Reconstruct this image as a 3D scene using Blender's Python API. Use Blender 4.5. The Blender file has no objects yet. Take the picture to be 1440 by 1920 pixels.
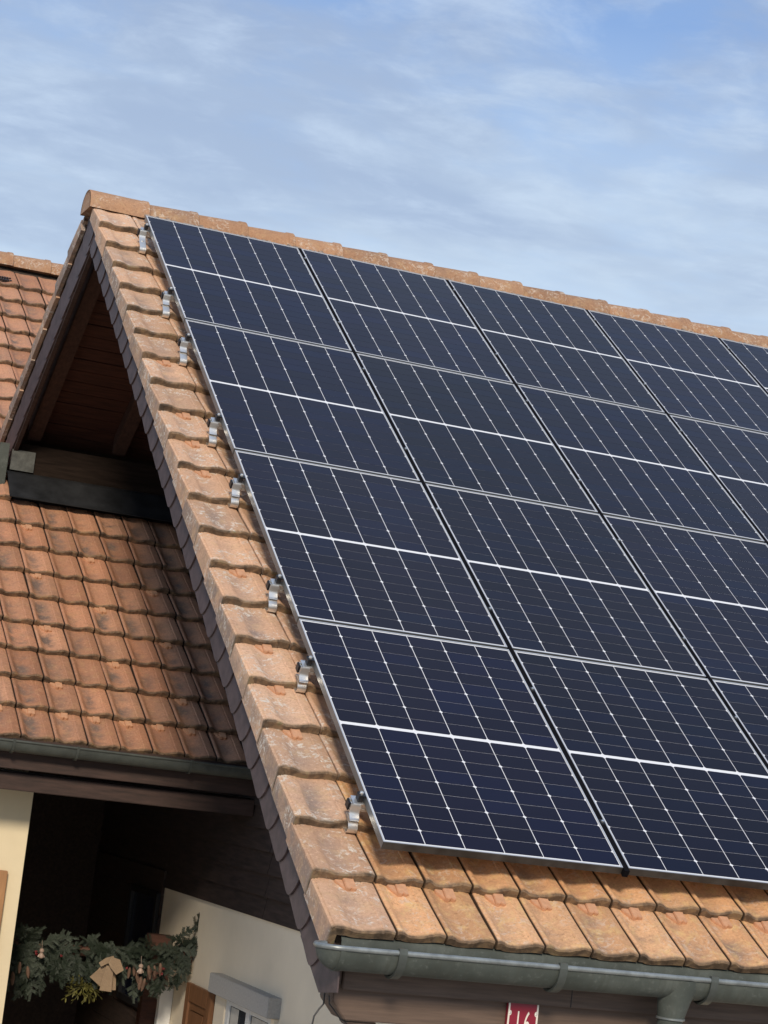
import bpy, bmesh, math, random
from mathutils import Matrix, Vector, noise

S = bpy.context.scene
R = math.radians
rnd = random.Random(7)

# ------------------------------------------------------------------ camera
CAMP = Vector((-3.22592739, -13.74172854, -3.70615091))
MC = ((0.9223842190728582, -0.36828591245334247, 0.11650252827163532),
      (0.15604447062100626, 0.07936676934440762, -0.98455626508185),
      (0.3533517731579738, 0.9263187370509609, 0.13067563580802666))
FPX = 3895.9
cam = bpy.data.cameras.new("camera")
cam_o = bpy.data.objects.new("camera", cam)
S.collection.objects.link(cam_o)
cam.sensor_fit = 'VERTICAL'
cam.sensor_height = 36.0
cam.lens = 36.0 * FPX / 1920.0
cam.clip_start = 0.1
cam.clip_end = 2000
cam_o.matrix_world = Matrix((
    (MC[0][0], -MC[1][0], -MC[2][0], CAMP.x),
    (MC[0][1], -MC[1][1], -MC[2][1], CAMP.y),
    (MC[0][2], -MC[1][2], -MC[2][2], CAMP.z),
    (0, 0, 0, 1)))
S.camera = cam_o

# ------------------------------------------------------------------ sky and sun
TO_SUN = Vector((-0.38, -1.0, 0.60)).normalized()
SUN_EL = math.asin(TO_SUN.z)
SUN_ROT = math.atan2(TO_SUN.x, TO_SUN.y)
w = bpy.data.worlds.new("World")
S.world = w
w.use_nodes = True
nt = w.node_tree
nt.nodes.clear()


def N(t, typ, **kw):
    n = t.nodes.new(typ)
    for k, v in kw.items():
        setattr(n, k, v)
    return n


def math_node(t, op, a, b=None, clamp=False):
    n = N(t, 'ShaderNodeMath', operation=op, use_clamp=clamp)
    for i, x in enumerate((a, b)):
        if x is None:
            continue
        if isinstance(x, (int, float)):
            n.inputs[i].default_value = x
        else:
            t.links.new(x, n.inputs[i])
    return n.outputs[0]


def ramp(t, fac, stops, interp='LINEAR'):
    n = N(t, 'ShaderNodeValToRGB')
    cr = n.color_ramp
    cr.interpolation = interp
    while len(cr.elements) > 1:
        cr.elements.remove(cr.elements[-1])
    for i, (p, c) in enumerate(stops):
        e = cr.elements[0] if i == 0 else cr.elements.new(p)
        e.position = p
        if isinstance(c, (int, float)):
            c = (c, c, c)
        e.color = (*c, 1)
    t.links.new(fac, n.inputs[0])
    return n.outputs[0]


def mixc(t, fac, a, b, blend='MIX'):
    n = N(t, 'ShaderNodeMix', data_type='RGBA', blend_type=blend)
    for sock, x in ((n.inputs[0], fac), (n.inputs[6], a), (n.inputs[7], b)):
        if isinstance(x, (int, float)):
            sock.default_value = x
        elif isinstance(x, tuple):
            sock.default_value = (*x, 1)
        else:
            t.links.new(x, sock)
    return n.outputs[2]


def noise_tex(t, vec, scale, detail=4, rough=0.55, dist=0.0):
    n = N(t, 'ShaderNodeTexNoise')
    n.inputs['Scale'].default_value = scale
    n.inputs['Detail'].default_value = detail
    n.inputs['Roughness'].default_value = rough
    n.inputs['Distortion'].default_value = dist
    if vec is not None:
        t.links.new(vec, n.inputs['Vector'])
    return n.outputs['Fac']


SKY_STRENGTH = 0.122
sky = N(nt, 'ShaderNodeTexSky', sky_type='NISHITA', sun_disc=False)
sky.sun_elevation = SUN_EL
sky.sun_rotation = SUN_ROT
sky.altitude = 500
sky.air_density = 1.0
sky.dust_density = 1.2
sky.ozone_density = 2.0
tc = N(nt, 'ShaderNodeTexCoord')
sep = N(nt, 'ShaderNodeSeparateXYZ')
nt.links.new(tc.outputs['Generated'], sep.inputs[0])
# project the view direction on a flat cloud layer
zz = math_node(nt, 'ADD', math_node(nt, 'MAXIMUM', sep.outputs[2], 0.0), 0.10)
cx = math_node(nt, 'DIVIDE', sep.outputs[0], zz)
cy = math_node(nt, 'DIVIDE', sep.outputs[1], zz)
comb = N(nt, 'ShaderNodeCombineXYZ')
nt.links.new(cx, comb.inputs[0])
nt.links.new(cy, comb.inputs[1])
mp = N(nt, 'ShaderNodeMapping')
nt.links.new(comb.outputs[0], mp.inputs[0])
mp.inputs['Rotation'].default_value = (0, 0, R(24))
mp.inputs['Location'].default_value = (3.1, 1.7, 0)
mp.inputs['Scale'].default_value = (1.05, 1.35, 1.0)
big = noise_tex(nt, mp.outputs[0], 1.5, 4, 0.55, 0.4)
mid = noise_tex(nt, mp.outputs[0], 3.4, 7, 0.60, 0.25)
fine = noise_tex(nt, mp.outputs[0], 8.0, 8, 0.60, 0.35)
# thin lavender-grey sheet, brighter wisps on it, and the paler air towards the horizon
sheet = math_node(nt, 'ADD', math_node(nt, 'MULTIPLY', big, 0.6), math_node(nt, 'MULTIPLY', mid, 0.4))
sheet_f = ramp(nt, sheet, [(0.37, 0.12), (0.54, 0.95)], 'EASE')
wisp = math_node(nt, 'ADD', math_node(nt, 'MULTIPLY', mid, 0.5), math_node(nt, 'MULTIPLY', fine, 0.5))
wisp_f = ramp(nt, wisp, [(0.44, 0.0), (0.72, 0.72)], 'EASE')
lowf = math_node(nt, 'SUBTRACT', 1.0, math_node(nt, 'MULTIPLY', sep.outputs[2], 2.75), True)
lowf = math_node(nt, 'MULTIPLY', lowf, ramp(nt, big, [(0.35, 1.0), (0.62, 0.35)]))
skyc = mixc(nt, 0.60, sky.outputs[0], (1.75, 2.95, 5.5))
skym = mixc(nt, sheet_f, skyc, (2.30, 3.02, 4.40))
skym = mixc(nt, wisp_f, skym, (4.0, 4.9, 6.2))
skym = mixc(nt, math_node(nt, 'MULTIPLY', lowf, 2.7, True), skym, (4.4, 5.3, 6.2))
bg = N(nt, 'ShaderNodeBackground')
bg.inputs[1].default_value = SKY_STRENGTH
nt.links.new(skym, bg.inputs[0])
wo = N(nt, 'ShaderNodeOutputWorld')
nt.links.new(bg.outputs[0], wo.inputs[0])

sun = bpy.data.lights.new("sun", 'SUN')
sun.energy = 2.6
sun.angle = R(10.0)
sun.color = (1.0, 0.86, 0.68)
sun_o = bpy.data.objects.new("sun", sun)
S.collection.objects.link(sun_o)
sun_o.rotation_euler = (-TO_SUN).to_track_quat('-Z', 'Y').to_euler()
sun_o.location = (-4, -20, 10)

S.view_settings.view_transform = 'Standard'
S.view_settings.look = 'None'
S.view_settings.gamma = 1.0
S.view_settings.use_curve_mapping = False
S.view_settings.exposure = 0.30
S.render.engine = 'CYCLES'
S.cycles.max_bounces = 6

# ------------------------------------------------------------------ helpers
COL = S.collection
W = {}


def setp(o, label=None, cat=None, group=None, kind=None):
    if label: o['label'] = label
    if cat: o['category'] = cat
    if group: o['group'] = group
    if kind: o['kind'] = kind
    return o


def link(o, M=None, parent=None):
    M = M.copy() if M is not None else Matrix.Identity(4)
    COL.objects.link(o)
    if parent is not None:
        o.parent = parent
        o.matrix_parent_inverse = W[parent].inverted()
    o.matrix_basis = M
    W[o] = M
    return o


def empty(name, loc, label, cat, group=None):
    o = bpy.data.objects.new(name, None)
    o.empty_display_size = 0.2
    link(o, Matrix.Translation(loc))
    return setp(o, label, cat, group)


def place(name, me, M=None, parent=None):
    return link(bpy.data.objects.new(name, me), M, parent)


class B:
    """collects faces, then becomes one mesh"""
    def __init__(self):
        self.v, self.f, self.mi = [], [], []

    def add(self, vs, fs, mi=0):
        o = len(self.v)
        self.v += [tuple(p) for p in vs]
        for f in fs:
            self.f.append([o + i for i in f])
            self.mi.append(mi)
        return self

    def box(self, x0, x1, y0, y1, z0, z1, M=None, mi=0):
        vs = [Vector((x, y, z)) for x in (x0, x1) for y in (y0, y1) for z in (z0, z1)]
        if M is not None:
            vs = [M @ p for p in vs]
        return self.add(vs, [(0, 1, 3, 2), (4, 6, 7, 5), (0, 4, 5, 1), (2, 3, 7, 6), (0, 2, 6, 4), (1, 5, 7, 3)], mi)

    def prism(self, pts, axis, a0, a1, M=None, mi=0):
        """polygon pts (2-D) extruded along 'x','y' or 'z' between a0 and a1"""
        def mk(p, a):
            if axis == 'x': q = Vector((a, p[0], p[1]))
            elif axis == 'y': q = Vector((p[0], a, p[1]))
            else: q = Vector((p[0], p[1], a))
            return M @ q if M is not None else q
        n = len(pts)
        vs = [mk(p, a0) for p in pts] + [mk(p, a1) for p in pts]
        fs = [tuple(range(n))[::-1], tuple(range(n, 2 * n))]
        fs += [(i, (i + 1) % n, n + (i + 1) % n, n + i) for i in range(n)]
        return self.add(vs, fs, mi)

    def sheet(self, prof, axis, a0, a1, th, M=None, mi=0):
        """open 2-D profile with a thickness, extruded"""
        out = []
        n = len(prof)
        for i in range(n):
            a = Vector(prof[max(i - 1, 0)]); b = Vector(prof[min(i + 1, n - 1)])
            d = (b - a).normalized()
            out.append((prof[i][0] - d.y * th, prof[i][1] + d.x * th))
        return self.shell(prof, out, axis, a0, a1, M, mi)

    def shell(self, pa, pb, axis, a0, a1, M=None, mi=0):
        """closed strip between two parallel open profiles, extruded"""
        n = len(pa)

        def mk(p, a):
            q = Vector((a, p[0], p[1])) if axis == 'x' else (Vector((p[0], a, p[1])) if axis == 'y' else Vector((p[0], p[1], a)))
            return M @ q if M is not None else q
        vs = [mk(p, a) for a in (a0, a1) for pr in (pa, pb) for p in pr]
        A0, B0, A1, B1 = 0, n, 2 * n, 3 * n
        fs = []
        for i in range(n - 1):
            fs.append((A0 + i, A1 + i, A1 + i + 1, A0 + i + 1))
            fs.append((B0 + i, B0 + i + 1, B1 + i + 1, B1 + i))
            fs.append((A0 + i, A0 + i + 1, B0 + i + 1, B0 + i))
            fs.append((A1 + i, B1 + i, B1 + i + 1, A1 + i + 1))
        fs.append((A0, B0, B1, A1))
        fs.append((A0 + n - 1, A1 + n - 1, B1 + n - 1, B0 + n - 1))
        return self.add(vs, fs, mi)

    def tube(self, path, rad, seg=8, mi=0, cap=True):
        path = [Vector(p) for p in path]
        n = len(path)
        rads = rad if isinstance(rad, (list, tuple)) else [rad] * n
        vs, fs = [], []
        prev = None
        for i, p in enumerate(path):
            d = (path[min(i + 1, n - 1)] - path[max(i - 1, 0)]).normalized()
            if prev is None:
                ref = Vector((0, 0, 1)) if abs(d.z) < 0.9 else Vector((1, 0, 0))
                a = d.cross(ref).normalized()
            else:
                a = (prev - d * prev.dot(d)).normalized()
            prev = a
            b = d.cross(a)
            for k in range(seg):
                t = 2 * math.pi * k / seg
                vs.append(p + (a * math.cos(t) + b * math.sin(t)) * rads[i])
        for i in range(n - 1):
            for k in range(seg):
                k2 = (k + 1) % seg
                fs.append((i * seg + k, i * seg + k2, (i + 1) * seg + k2, (i + 1) * seg + k))
        if cap:
            fs.append(tuple(range(seg))[::-1])
            fs.append(tuple((n - 1) * seg + k for k in range(seg)))
        return self.add(vs, fs, mi)

    def lathe(self, prof, seg=12, M=None, mi=0):
        vs, fs = [], []
        for (r, z) in prof:
            for k in range(seg):
                t = 2 * math.pi * k / seg
                p = Vector((r * math.cos(t), r * math.sin(t), z))
                vs.append(M @ p if M is not None else p)
        n = len(prof)
        for i in range(n - 1):
            for k in range(seg):
                k2 = (k + 1) % seg
                fs.append((i * seg + k, i * seg + k2, (i + 1) * seg + k2, (i + 1) * seg + k))
        fs.append(tuple(range(seg))[::-1])
        fs.append(tuple((n - 1) * seg + k for k in range(seg)))
        return self.add(vs, fs, mi)

    def mesh(self, name, mats, smooth=False, bevel=0.0, angle=40, fix=True):
        me = bpy.data.meshes.new(name)
        me.from_pydata(self.v, [], self.f)
        if not isinstance(mats, (list, tuple)):
            mats = [mats]
        for m in mats:
            me.materials.append(m)
        for p, i in zip(me.polygons, self.mi):
            p.material_index = i
        if fix or bevel > 0:
            bm = bmesh.new()
            bm.from_mesh(me)
            bmesh.ops.remove_doubles(bm, verts=bm.verts, dist=1e-5)
            if fix:
                bmesh.ops.recalc_face_normals(bm, faces=bm.faces)
            if bevel > 0:
                es = [e for e in bm.edges if len(e.link_faces) == 2 and e.calc_face_angle(0) > 0.6]
                bmesh.ops.bevel(bm, geom=es, offset=bevel, segments=2, affect='EDGES', clamp_overlap=True)
            bm.to_mesh(me)
            bm.free()
        if smooth or bevel > 0:
            for p in me.polygons:
                p.use_smooth = True
            me.set_sharp_from_angle(angle=R(angle))
        me.update()
        return me

    def obj(self, name, mats, parent=None, M=None, **kw):
        return place(name, self.mesh(name, mats, **kw), M, parent)


def in_view(p, mx=120, my=140):
    d = Vector(p) - CAMP
    c = [sum(MC[i][j] * d[j] for j in range(3)) for i in range(3)]
    if c[2] < 0.1:
        return False
    x = 720 + FPX * c[0] / c[2]
    y = 960 + FPX * c[1] / c[2]
    return -mx < x < 1440 + mx and -my < y < 1920 + my


# ------------------------------------------------------------------ materials
def mat(name):
    m = bpy.data.materials.new(name)
    m.use_nodes = True
    t = m.node_tree
    return m, t, t.nodes['Principled BSDF']


def coords(t, rand_amount=30.0):
    """object coordinates shifted by a random amount per object"""
    tcn = N(t, 'ShaderNodeTexCoord')
    oi = N(t, 'ShaderNodeObjectInfo')
    sc = N(t, 'ShaderNodeVectorMath', operation='SCALE')
    cmb = N(t, 'ShaderNodeCombineXYZ')
    for i, k in enumerate((1.0, 1.7, 2.3)):
        t.links.new(math_node(t, 'MULTIPLY', oi.outputs['Random'], k * rand_amount), cmb.inputs[i])
    ad = N(t, 'ShaderNodeVectorMath', operation='ADD')
    t.links.new(tcn.outputs['Object'], ad.inputs[0])
    t.links.new(cmb.outputs[0], ad.inputs[1])
    return tcn, oi, ad.outputs[0]


def bump(t, bsdf, h, strength=0.3, dist=0.01):
    b = N(t, 'ShaderNodeBump')
    b.inputs['Strength'].default_value = strength
    b.inputs['Distance'].default_value = dist
    t.links.new(h, b.inputs['Height'])
    t.links.new(b.outputs[0], bsdf.inputs['Normal'])


def simple_mat(name, col, rough=0.6, metal=0.0, var=0.25, scale=12, bump_s=0.1, spec=0.5, stretch=None, coat=0.0):
    m, t, b = mat(name)
    tcn, oi, vec = coords(t)
    if stretch:
        mpn = N(t, 'ShaderNodeMapping')
        mpn.inputs['Scale'].default_value = stretch
        t.links.new(vec, mpn.inputs[0])
        vec = mpn.outputs[0]
    nz = noise_tex(t, vec, scale, 6, 0.6)
    lo = tuple(c * (1 - var) for c in col)
    hi = tuple(min(1, c * (1 + var)) for c in col)
    c = ramp(t, nz, [(0.3, lo), (0.7, hi)])
    t.links.new(c, b.inputs['Base Color'])
    b.inputs['Roughness'].default_value = rough
    b.inputs['Metallic'].default_value = metal
    b.inputs['Specular IOR Level'].default_value = spec
    b.inputs['Coat Weight'].default_value = coat
    if bump_s:
        bump(t, b, nz, bump_s, 0.01)
    return m


def tile_mat(name, base_a, base_b, stain, lichen, stain_amt, lichen_amt, moss=(0.10, 0.085, 0.035), spots=0.0, mossy=True, even=0.12, seam=True):
    m, t, b = mat(name)
    tcn, oi, vec = coords(t)
    n1 = noise_tex(t, vec, 7, 5, 0.6)
    n2 = noise_tex(t, vec, 16, 6, 0.65, 0.4)
    n3 = noise_tex(t, vec, 90, 3, 0.6)
    rr = ramp(t, oi.outputs['Random'], [(0.0, base_a), (0.5, tuple((x + y) / 2 for x, y in zip(base_a, base_b))), (1.0, base_b)])
    # second per-tile random value for brightness
    hue = math_node(t, 'FRACT', math_node(t, 'MULTIPLY', oi.outputs['Random'], 37.31))
    val = math_node(t, 'ADD', 0.80, math_node(t, 'MULTIPLY', hue, 0.40))
    hs = N(t, 'ShaderNodeHueSaturation')
    t.links.new(rr, hs.inputs['Color'])
    t.links.new(val, hs.inputs['Value'])
    c = mixc(t, math_node(t, 'MULTIPLY', ramp(t, n3, [(0.35, 0.0), (0.7, 1.0)]), 0.42), hs.outputs[0],
             tuple(x * 0.62 for x in base_a))
    sepn = N(t, 'ShaderNodeSeparateXYZ')
    t.links.new(tcn.outputs['Object'], sepn.inputs[0])
    # soot and weathering collect in the trough of the tile
    hollow = ramp(t, math_node(t, 'MULTIPLY', sepn.outputs[2], -22.0), [(0.12, 0.22 if mossy else 0.75), (0.60, 1.0)])
    st = math_node(t, 'MULTIPLY', ramp(t, n1, [(0.40, even), (0.60, 1.0)]), hollow)
    hue2 = math_node(t, 'FRACT', math_node(t, 'MULTIPLY', oi.outputs['Random'], 91.7))
    st = math_node(t, 'MULTIPLY', st, math_node(t, 'MULTIPLY', math_node(t, 'ADD', hue2, 0.35), stain_amt), True)
    c = mixc(t, st, c, stain)
    li = math_node(t, 'MULTIPLY', ramp(t, n2, [(0.50, 0.0), (0.68, 1.0)]), lichen_amt)
    c = mixc(t, li, c, lichen)
    if spots > 0:
        sp = noise_tex(t, vec, 26, 5, 0.75, 1.2)
        sp2 = noise_tex(t, vec, 6, 2, 0.5)
        s = math_node(t, 'MULTIPLY', ramp(t, sp, [(0.525, 0.0), (0.59, 1.0)]), ramp(t, sp2, [(0.43, 0.0), (0.55, 1.0)]))
        c = mixc(t, math_node(t, 'MULTIPLY', s, spots), c, (0.62, 0.56, 0.48))
    # the broken front face of the tile is dark with grime and moss
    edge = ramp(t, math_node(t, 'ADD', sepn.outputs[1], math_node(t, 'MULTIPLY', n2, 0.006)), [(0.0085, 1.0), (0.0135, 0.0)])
    pit = noise_tex(t, vec, 62, 4, 0.7, 0.5)
    c = mixc(t, math_node(t, 'MULTIPLY', ramp(t, pit, [(0.56, 0.0), (0.66, 1.0)]), 0.50), c, tuple(x * 0.42 for x in base_a))
    c = mixc(t, math_node(t, 'MULTIPLY', ramp(t, pit, [(0.34, 1.0), (0.43, 0.0)]), 0.32), c, tuple(min(0.9, x * 1.30 + 0.05) for x in base_b))
    # moss and grime grow on the lower end of each tile
    lowend = ramp(t, math_node(t, 'ADD', math_node(t, 'MULTIPLY', sepn.outputs[1], 14.0), math_node(t, 'MULTIPLY', n2, 0.55)),
                  [(0.22, 1.0), (0.62, 0.0)])
    if mossy:
      c = mixc(t, math_node(t, 'MULTIPLY', lowend, math_node(t, 'ADD', 0.35, math_node(t, 'MULTIPLY', n1, 0.8))), c, moss)
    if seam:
        sm_ = ramp(t, sepn.outputs[0], [(0.0012, 1.0), (0.0030, 0.0)])  # shade of the joint, painted dark on the tile's left wall
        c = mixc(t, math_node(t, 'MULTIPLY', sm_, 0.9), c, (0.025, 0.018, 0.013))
    if mossy:
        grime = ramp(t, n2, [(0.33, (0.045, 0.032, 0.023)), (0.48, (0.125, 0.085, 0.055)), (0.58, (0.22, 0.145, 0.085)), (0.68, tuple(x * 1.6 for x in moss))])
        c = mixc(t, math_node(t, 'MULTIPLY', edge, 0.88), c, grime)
    t.links.new(c, b.inputs['Base Color'])
    b.inputs['Roughness'].default_value = 0.78
    b.inputs['Specular IOR Level'].default_value = 0.35
    h = math_node(t, 'ADD', math_node(t, 'MULTIPLY', n2, 0.6), math_node(t, 'MULTIPLY', n3, 0.4))
    bump(t, b, h, 0.65, 0.007)
    return m


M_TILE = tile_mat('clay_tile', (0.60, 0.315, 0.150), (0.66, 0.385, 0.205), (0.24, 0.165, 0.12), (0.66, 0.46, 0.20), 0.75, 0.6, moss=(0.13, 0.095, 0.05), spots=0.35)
M_VERGE = tile_mat('weathered_clay_tile', (0.60, 0.355, 0.215), (0.68, 0.435, 0.285), (0.28, 0.205, 0.165), (0.60, 0.43, 0.20), 1.2, 0.22, moss=(0.10, 0.085, 0.045), spots=0.95, even=0.40, seam=False)
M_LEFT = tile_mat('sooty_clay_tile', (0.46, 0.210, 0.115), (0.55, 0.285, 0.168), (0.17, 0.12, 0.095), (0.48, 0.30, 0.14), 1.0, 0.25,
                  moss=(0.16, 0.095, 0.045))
M_RIDGE = tile_mat('ridge_clay', (0.40, 0.21, 0.11), (0.46, 0.26, 0.145), (0.22, 0.15, 0.11), (0.50, 0.34, 0.18), 0.6, 0.4, spots=0.5, mossy=False, even=0.5, seam=False)
M_STOP = simple_mat('stop_clay', (0.54, 0.29, 0.165), 0.75, var=0.15, scale=40, bump_s=0.2)
M_MORTAR = simple_mat('ridge_mortar', (0.30, 0.22, 0.16), 0.9, var=0.5, scale=30, bump_s=0.6)
M_DECK = simple_mat('roof_underlay', (0.05, 0.035, 0.025), 0.9)
M_SLATE = simple_mat('purple_slate', (0.076, 0.053, 0.054), 0.6, var=0.32, scale=14, bump_s=0.12, spec=0.45)
M_WOODD = simple_mat('dark_stained_wood', (0.042, 0.023, 0.018), 0.7, var=0.45, scale=5, bump_s=0.15, stretch=(1, 9, 9))
M_WOODR = simple_mat('red_brown_boards', (0.060, 0.021, 0.012), 0.7, var=0.45, scale=5, bump_s=0.15, stretch=(1, 10, 10))
M_DARKB = simple_mat('blackened_board', (0.018, 0.012, 0.009), 0.85, spec=0.08, var=0.4, scale=5, bump_s=0.15, stretch=(1, 9, 9))
M_RAFT = simple_mat('brown_rafter', (0.065, 0.034, 0.024), 0.7, var=0.35, scale=5, bump_s=0.15, stretch=(9, 1, 9))
M_WOODF = simple_mat('weathered_fascia_wood', (0.115, 0.080, 0.062), 0.75, var=0.30, scale=6, bump_s=0.12, stretch=(0.6, 9, 9))
M_WOODB = simple_mat('brown_beam_wood', (0.118, 0.080, 0.060), 0.75, var=0.25, scale=6, bump_s=0.12, stretch=(0.6, 9, 9))
M_SIDING = simple_mat('dark_siding', (0.034, 0.021, 0.017), 0.75, var=0.5, scale=5, bump_s=0.2, stretch=(9, 1, 9))
M_LEAD = simple_mat('dark_lead', (0.020, 0.021, 0.023), 0.6, spec=0.15, var=0.4, scale=6, bump_s=0.1)
M_SIDE_SHADE = simple_mat('side_shade_black', (0.030, 0.031, 0.031), 0.5, var=0.7, scale=9, bump_s=0.05)  # black that paints shade on the lower sides of the bottom panels
M_BLACK = simple_mat('black_plastic', (0.012, 0.012, 0.014), 0.45, var=0.1)
M_ALU = simple_mat('aluminium', (0.72, 0.72, 0.71), 0.38, metal=0.85, var=0.08, scale=30, bump_s=0.05)
M_STEEL = simple_mat('stainless_strap', (0.78, 0.77, 0.74), 0.34, metal=0.9, var=0.06, scale=30, bump_s=0.05)
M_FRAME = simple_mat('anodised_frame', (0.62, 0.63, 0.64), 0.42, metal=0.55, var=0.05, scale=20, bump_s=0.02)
M_FRAME_SHADED = simple_mat('anodised_frame_shaded', (0.20, 0.207, 0.21), 0.45, metal=0.6, var=0.12, scale=8, bump_s=0.02)  # same metal as the frame, darkened to paint in its shaded sides
M_GAP_SHADE = simple_mat('gap_shade_black', (0.006, 0.006, 0.008), 0.95, var=0.1, spec=0.05, bump_s=0)  # black for the painted shade in the gaps between panel columns
M_BRICKW = simple_mat('garland_log', (0.11, 0.05, 0.032), 0.85, var=0.4, scale=14, bump_s=0.4)
M_CABLE = simple_mat('cable_black', (0.015, 0.015, 0.016), 0.5, var=0.1)
M_SHUT = simple_mat('shutter_brown', (0.205, 0.095, 0.042), 0.5, var=0.2, scale=6, bump_s=0.08, stretch=(9, 9, 1))
M_SHUTL = simple_mat('shutter_tan', (0.36, 0.19, 0.085), 0.5, var=0.15, scale=6, bump_s=0.06, stretch=(9, 9, 1))
M_STONE = simple_mat('grey_lintel_stone', (0.39, 0.38, 0.36), 0.85, var=0.14, scale=70, bump_s=0.25)
M_WHITE = simple_mat('white_window_paint', (0.70, 0.70, 0.68), 0.45, var=0.05)
M_CURTAIN = simple_mat('pale_curtain', (0.48, 0.46, 0.41), 0.9, var=0.15, scale=12)
M_BURLAP = simple_mat('burlap', (0.26, 0.185, 0.118), 0.95, var=0.18, scale=160, bump_s=0.5)
M_CONE = simple_mat('cone_brown', (0.13, 0.075, 0.05), 0.8, var=0.35, scale=40, bump_s=0.3)
M_BERRY = simple_mat('red_berry', (0.15, 0.009, 0.012), 0.3, var=0.15)
M_ORN = simple_mat('pale_ornament', (0.34, 0.25, 0.20), 0.5, var=0.25, scale=60)
M_MIST = simple_mat('mistletoe_leaf', (0.115, 0.108, 0.024), 0.55, var=0.35, scale=30, bump_s=0.0)


def zinc_mat():
    m, t, b = mat('patinated_zinc')
    tcn, oi, vec = coords(t, 3)
    n1 = noise_tex(t, vec, 5, 6, 0.65)
    n2 = noise_tex(t, vec, 40, 5, 0.7)
    mpn = N(t, 'ShaderNodeMapping')
    mpn.inputs['Scale'].default_value = (28, 3, 3)
    t.links.new(vec, mpn.inputs[0])
    n3 = noise_tex(t, mpn.outputs[0], 1.6, 4, 0.6)
    c = ramp(t, n1, [(0.30, (0.036, 0.044, 0.037)), (0.52, (0.060, 0.071, 0.062)), (0.72, (0.105, 0.118, 0.104))])
    c = mixc(t, math_node(t, 'MULTIPLY', ramp(t, n3, [(0.5, 0.0), (0.66, 1.0)]), 0.45), c, (0.05, 0.055, 0.045))
    c = mixc(t, math_node(t, 'MULTIPLY', ramp(t, n2, [(0.58, 0.0), (0.7, 1.0)]), 0.22), c, (0.22, 0.24, 0.225))
    t.links.new(c, b.inputs['Base Color'])
    b.inputs['Roughness'].default_value = 0.7
    b.inputs['Metallic'].default_value = 0.0
    bump(t, b, n2, 0.12, 0.004)
    return m


M_ZINC = zinc_mat()
M_ZINCL = simple_mat('bare_zinc_bead', (0.25, 0.275, 0.275), 0.42, metal=0.5, var=0.3, scale=16, bump_s=0.08)
M_ZINCD = simple_mat('dark_zinc', (0.075, 0.085, 0.078), 0.5, metal=0.3, var=0.3, scale=8, bump_s=0.05)


def stucco(name, col):
    m, t, b = mat(name)
    tcn, oi, vec = coords(t)
    n1 = noise_tex(t, vec, 1.6, 5, 0.6)
    n2 = noise_tex(t, vec, 130, 4, 0.7)
    c = ramp(t, n1, [(0.3, tuple(x * 0.90 for x in col)), (0.7, tuple(min(1, x * 1.05) for x in col))])
    t.links.new(c, b.inputs['Base Color'])
    b.inputs['Roughness'].default_value = 0.9
    b.inputs['Specular IOR Level'].default_value = 0.2
    bump(t, b, n2, 0.25, 0.004)
    return m


M_STUCCO = stucco('cream_stucco', (0.81, 0.715, 0.56))
M_STUCCOL = stucco('warm_cream_stucco', (0.72, 0.62, 0.43))


def cell_mat():
    m, t, b = mat('solar_cell')
    oi = N(t, 'ShaderNodeObjectInfo')
    c = ramp(t, oi.outputs['Random'], [(0.0, (0.0065, 0.0055, 0.0130)), (0.55, (0.0075, 0.0060, 0.0135)), (0.8, (0.0060, 0.0060, 0.019)),
                                       (1.0, (0.006, 0.0070, 0.020))])
    cc = mixc(t, 1.0, c, oi.outputs['Color'], 'MULTIPLY')
    t.links.new(cc, b.inputs['Base Color'])
    b.inputs['Roughness'].default_value = 0.35
    b.inputs['Specular IOR Level'].default_value = 0.06
    b.inputs['Coat Weight'].default_value = 0.35
    ge = N(t, 'ShaderNodeNewGeometry')
    dn = noise_tex(t, ge.outputs['Position'], 2.2, 6, 0.65)
    t.links.new(ramp(t, dn, [(0.35, 0.03), (0.7, 0.16)]), b.inputs['Coat Roughness'])
    b.inputs['Coat IOR'].default_value = 1.42
    return m


M_CELL = cell_mat()


def sheet_mat():
    m, t, b = mat('white_backsheet')
    b.inputs['Base Color'].default_value = (0.74, 0.75, 0.77, 1)
    b.inputs['Roughness'].default_value = 0.5
    b.inputs['Coat Weight'].default_value = 0.6
    b.inputs['Coat Roughness'].default_value = 0.06
    b.inputs['Coat IOR'].default_value = 1.42
    return m


M_SHEET = sheet_mat()


def glass_mat(name, tint):
    m, t, b = mat(name)
    b.inputs['Base Color'].default_value = (*tint, 1)
    b.inputs['Roughness'].default_value = 0.05
    b.inputs['Specular IOR Level'].default_value = 0.6
    b.inputs['Transmission Weight'].default_value = 0.25
    return m


M_GLASS = glass_mat('window_glass', (0.045, 0.055, 0.07))
M_GLASSB = glass_mat('blue_window_glass', (0.010, 0.018, 0.045))


def fir_mat():
    m, t, b = mat('fir_needle')
    tcn, oi, vec = coords(t)
    c = ramp(t, oi.outputs['Random'], [(0.0, (0.009, 0.013, 0.008)), (0.5, (0.023, 0.030, 0.021)), (1.0, (0.060, 0.072, 0.056))])
    nz = noise_tex(t, vec, 50, 3)
    c = mixc(t, math_node(t, 'MULTIPLY', nz, 0.35), c, (0.03, 0.05, 0.03))
    t.links.new(c, b.inputs['Base Color'])
    b.inputs['Roughness'].default_value = 0.6
    b.inputs['Specular IOR Level'].default_value = 0.25
    return m


M_FIR = fir_mat()


def flat_mat(name, col, rough=0.35):
    m, t, b = mat(name)
    b.inputs['Base Color'].default_value = (*col, 1)
    b.inputs['Roughness'].default_value = rough
    return m


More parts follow.
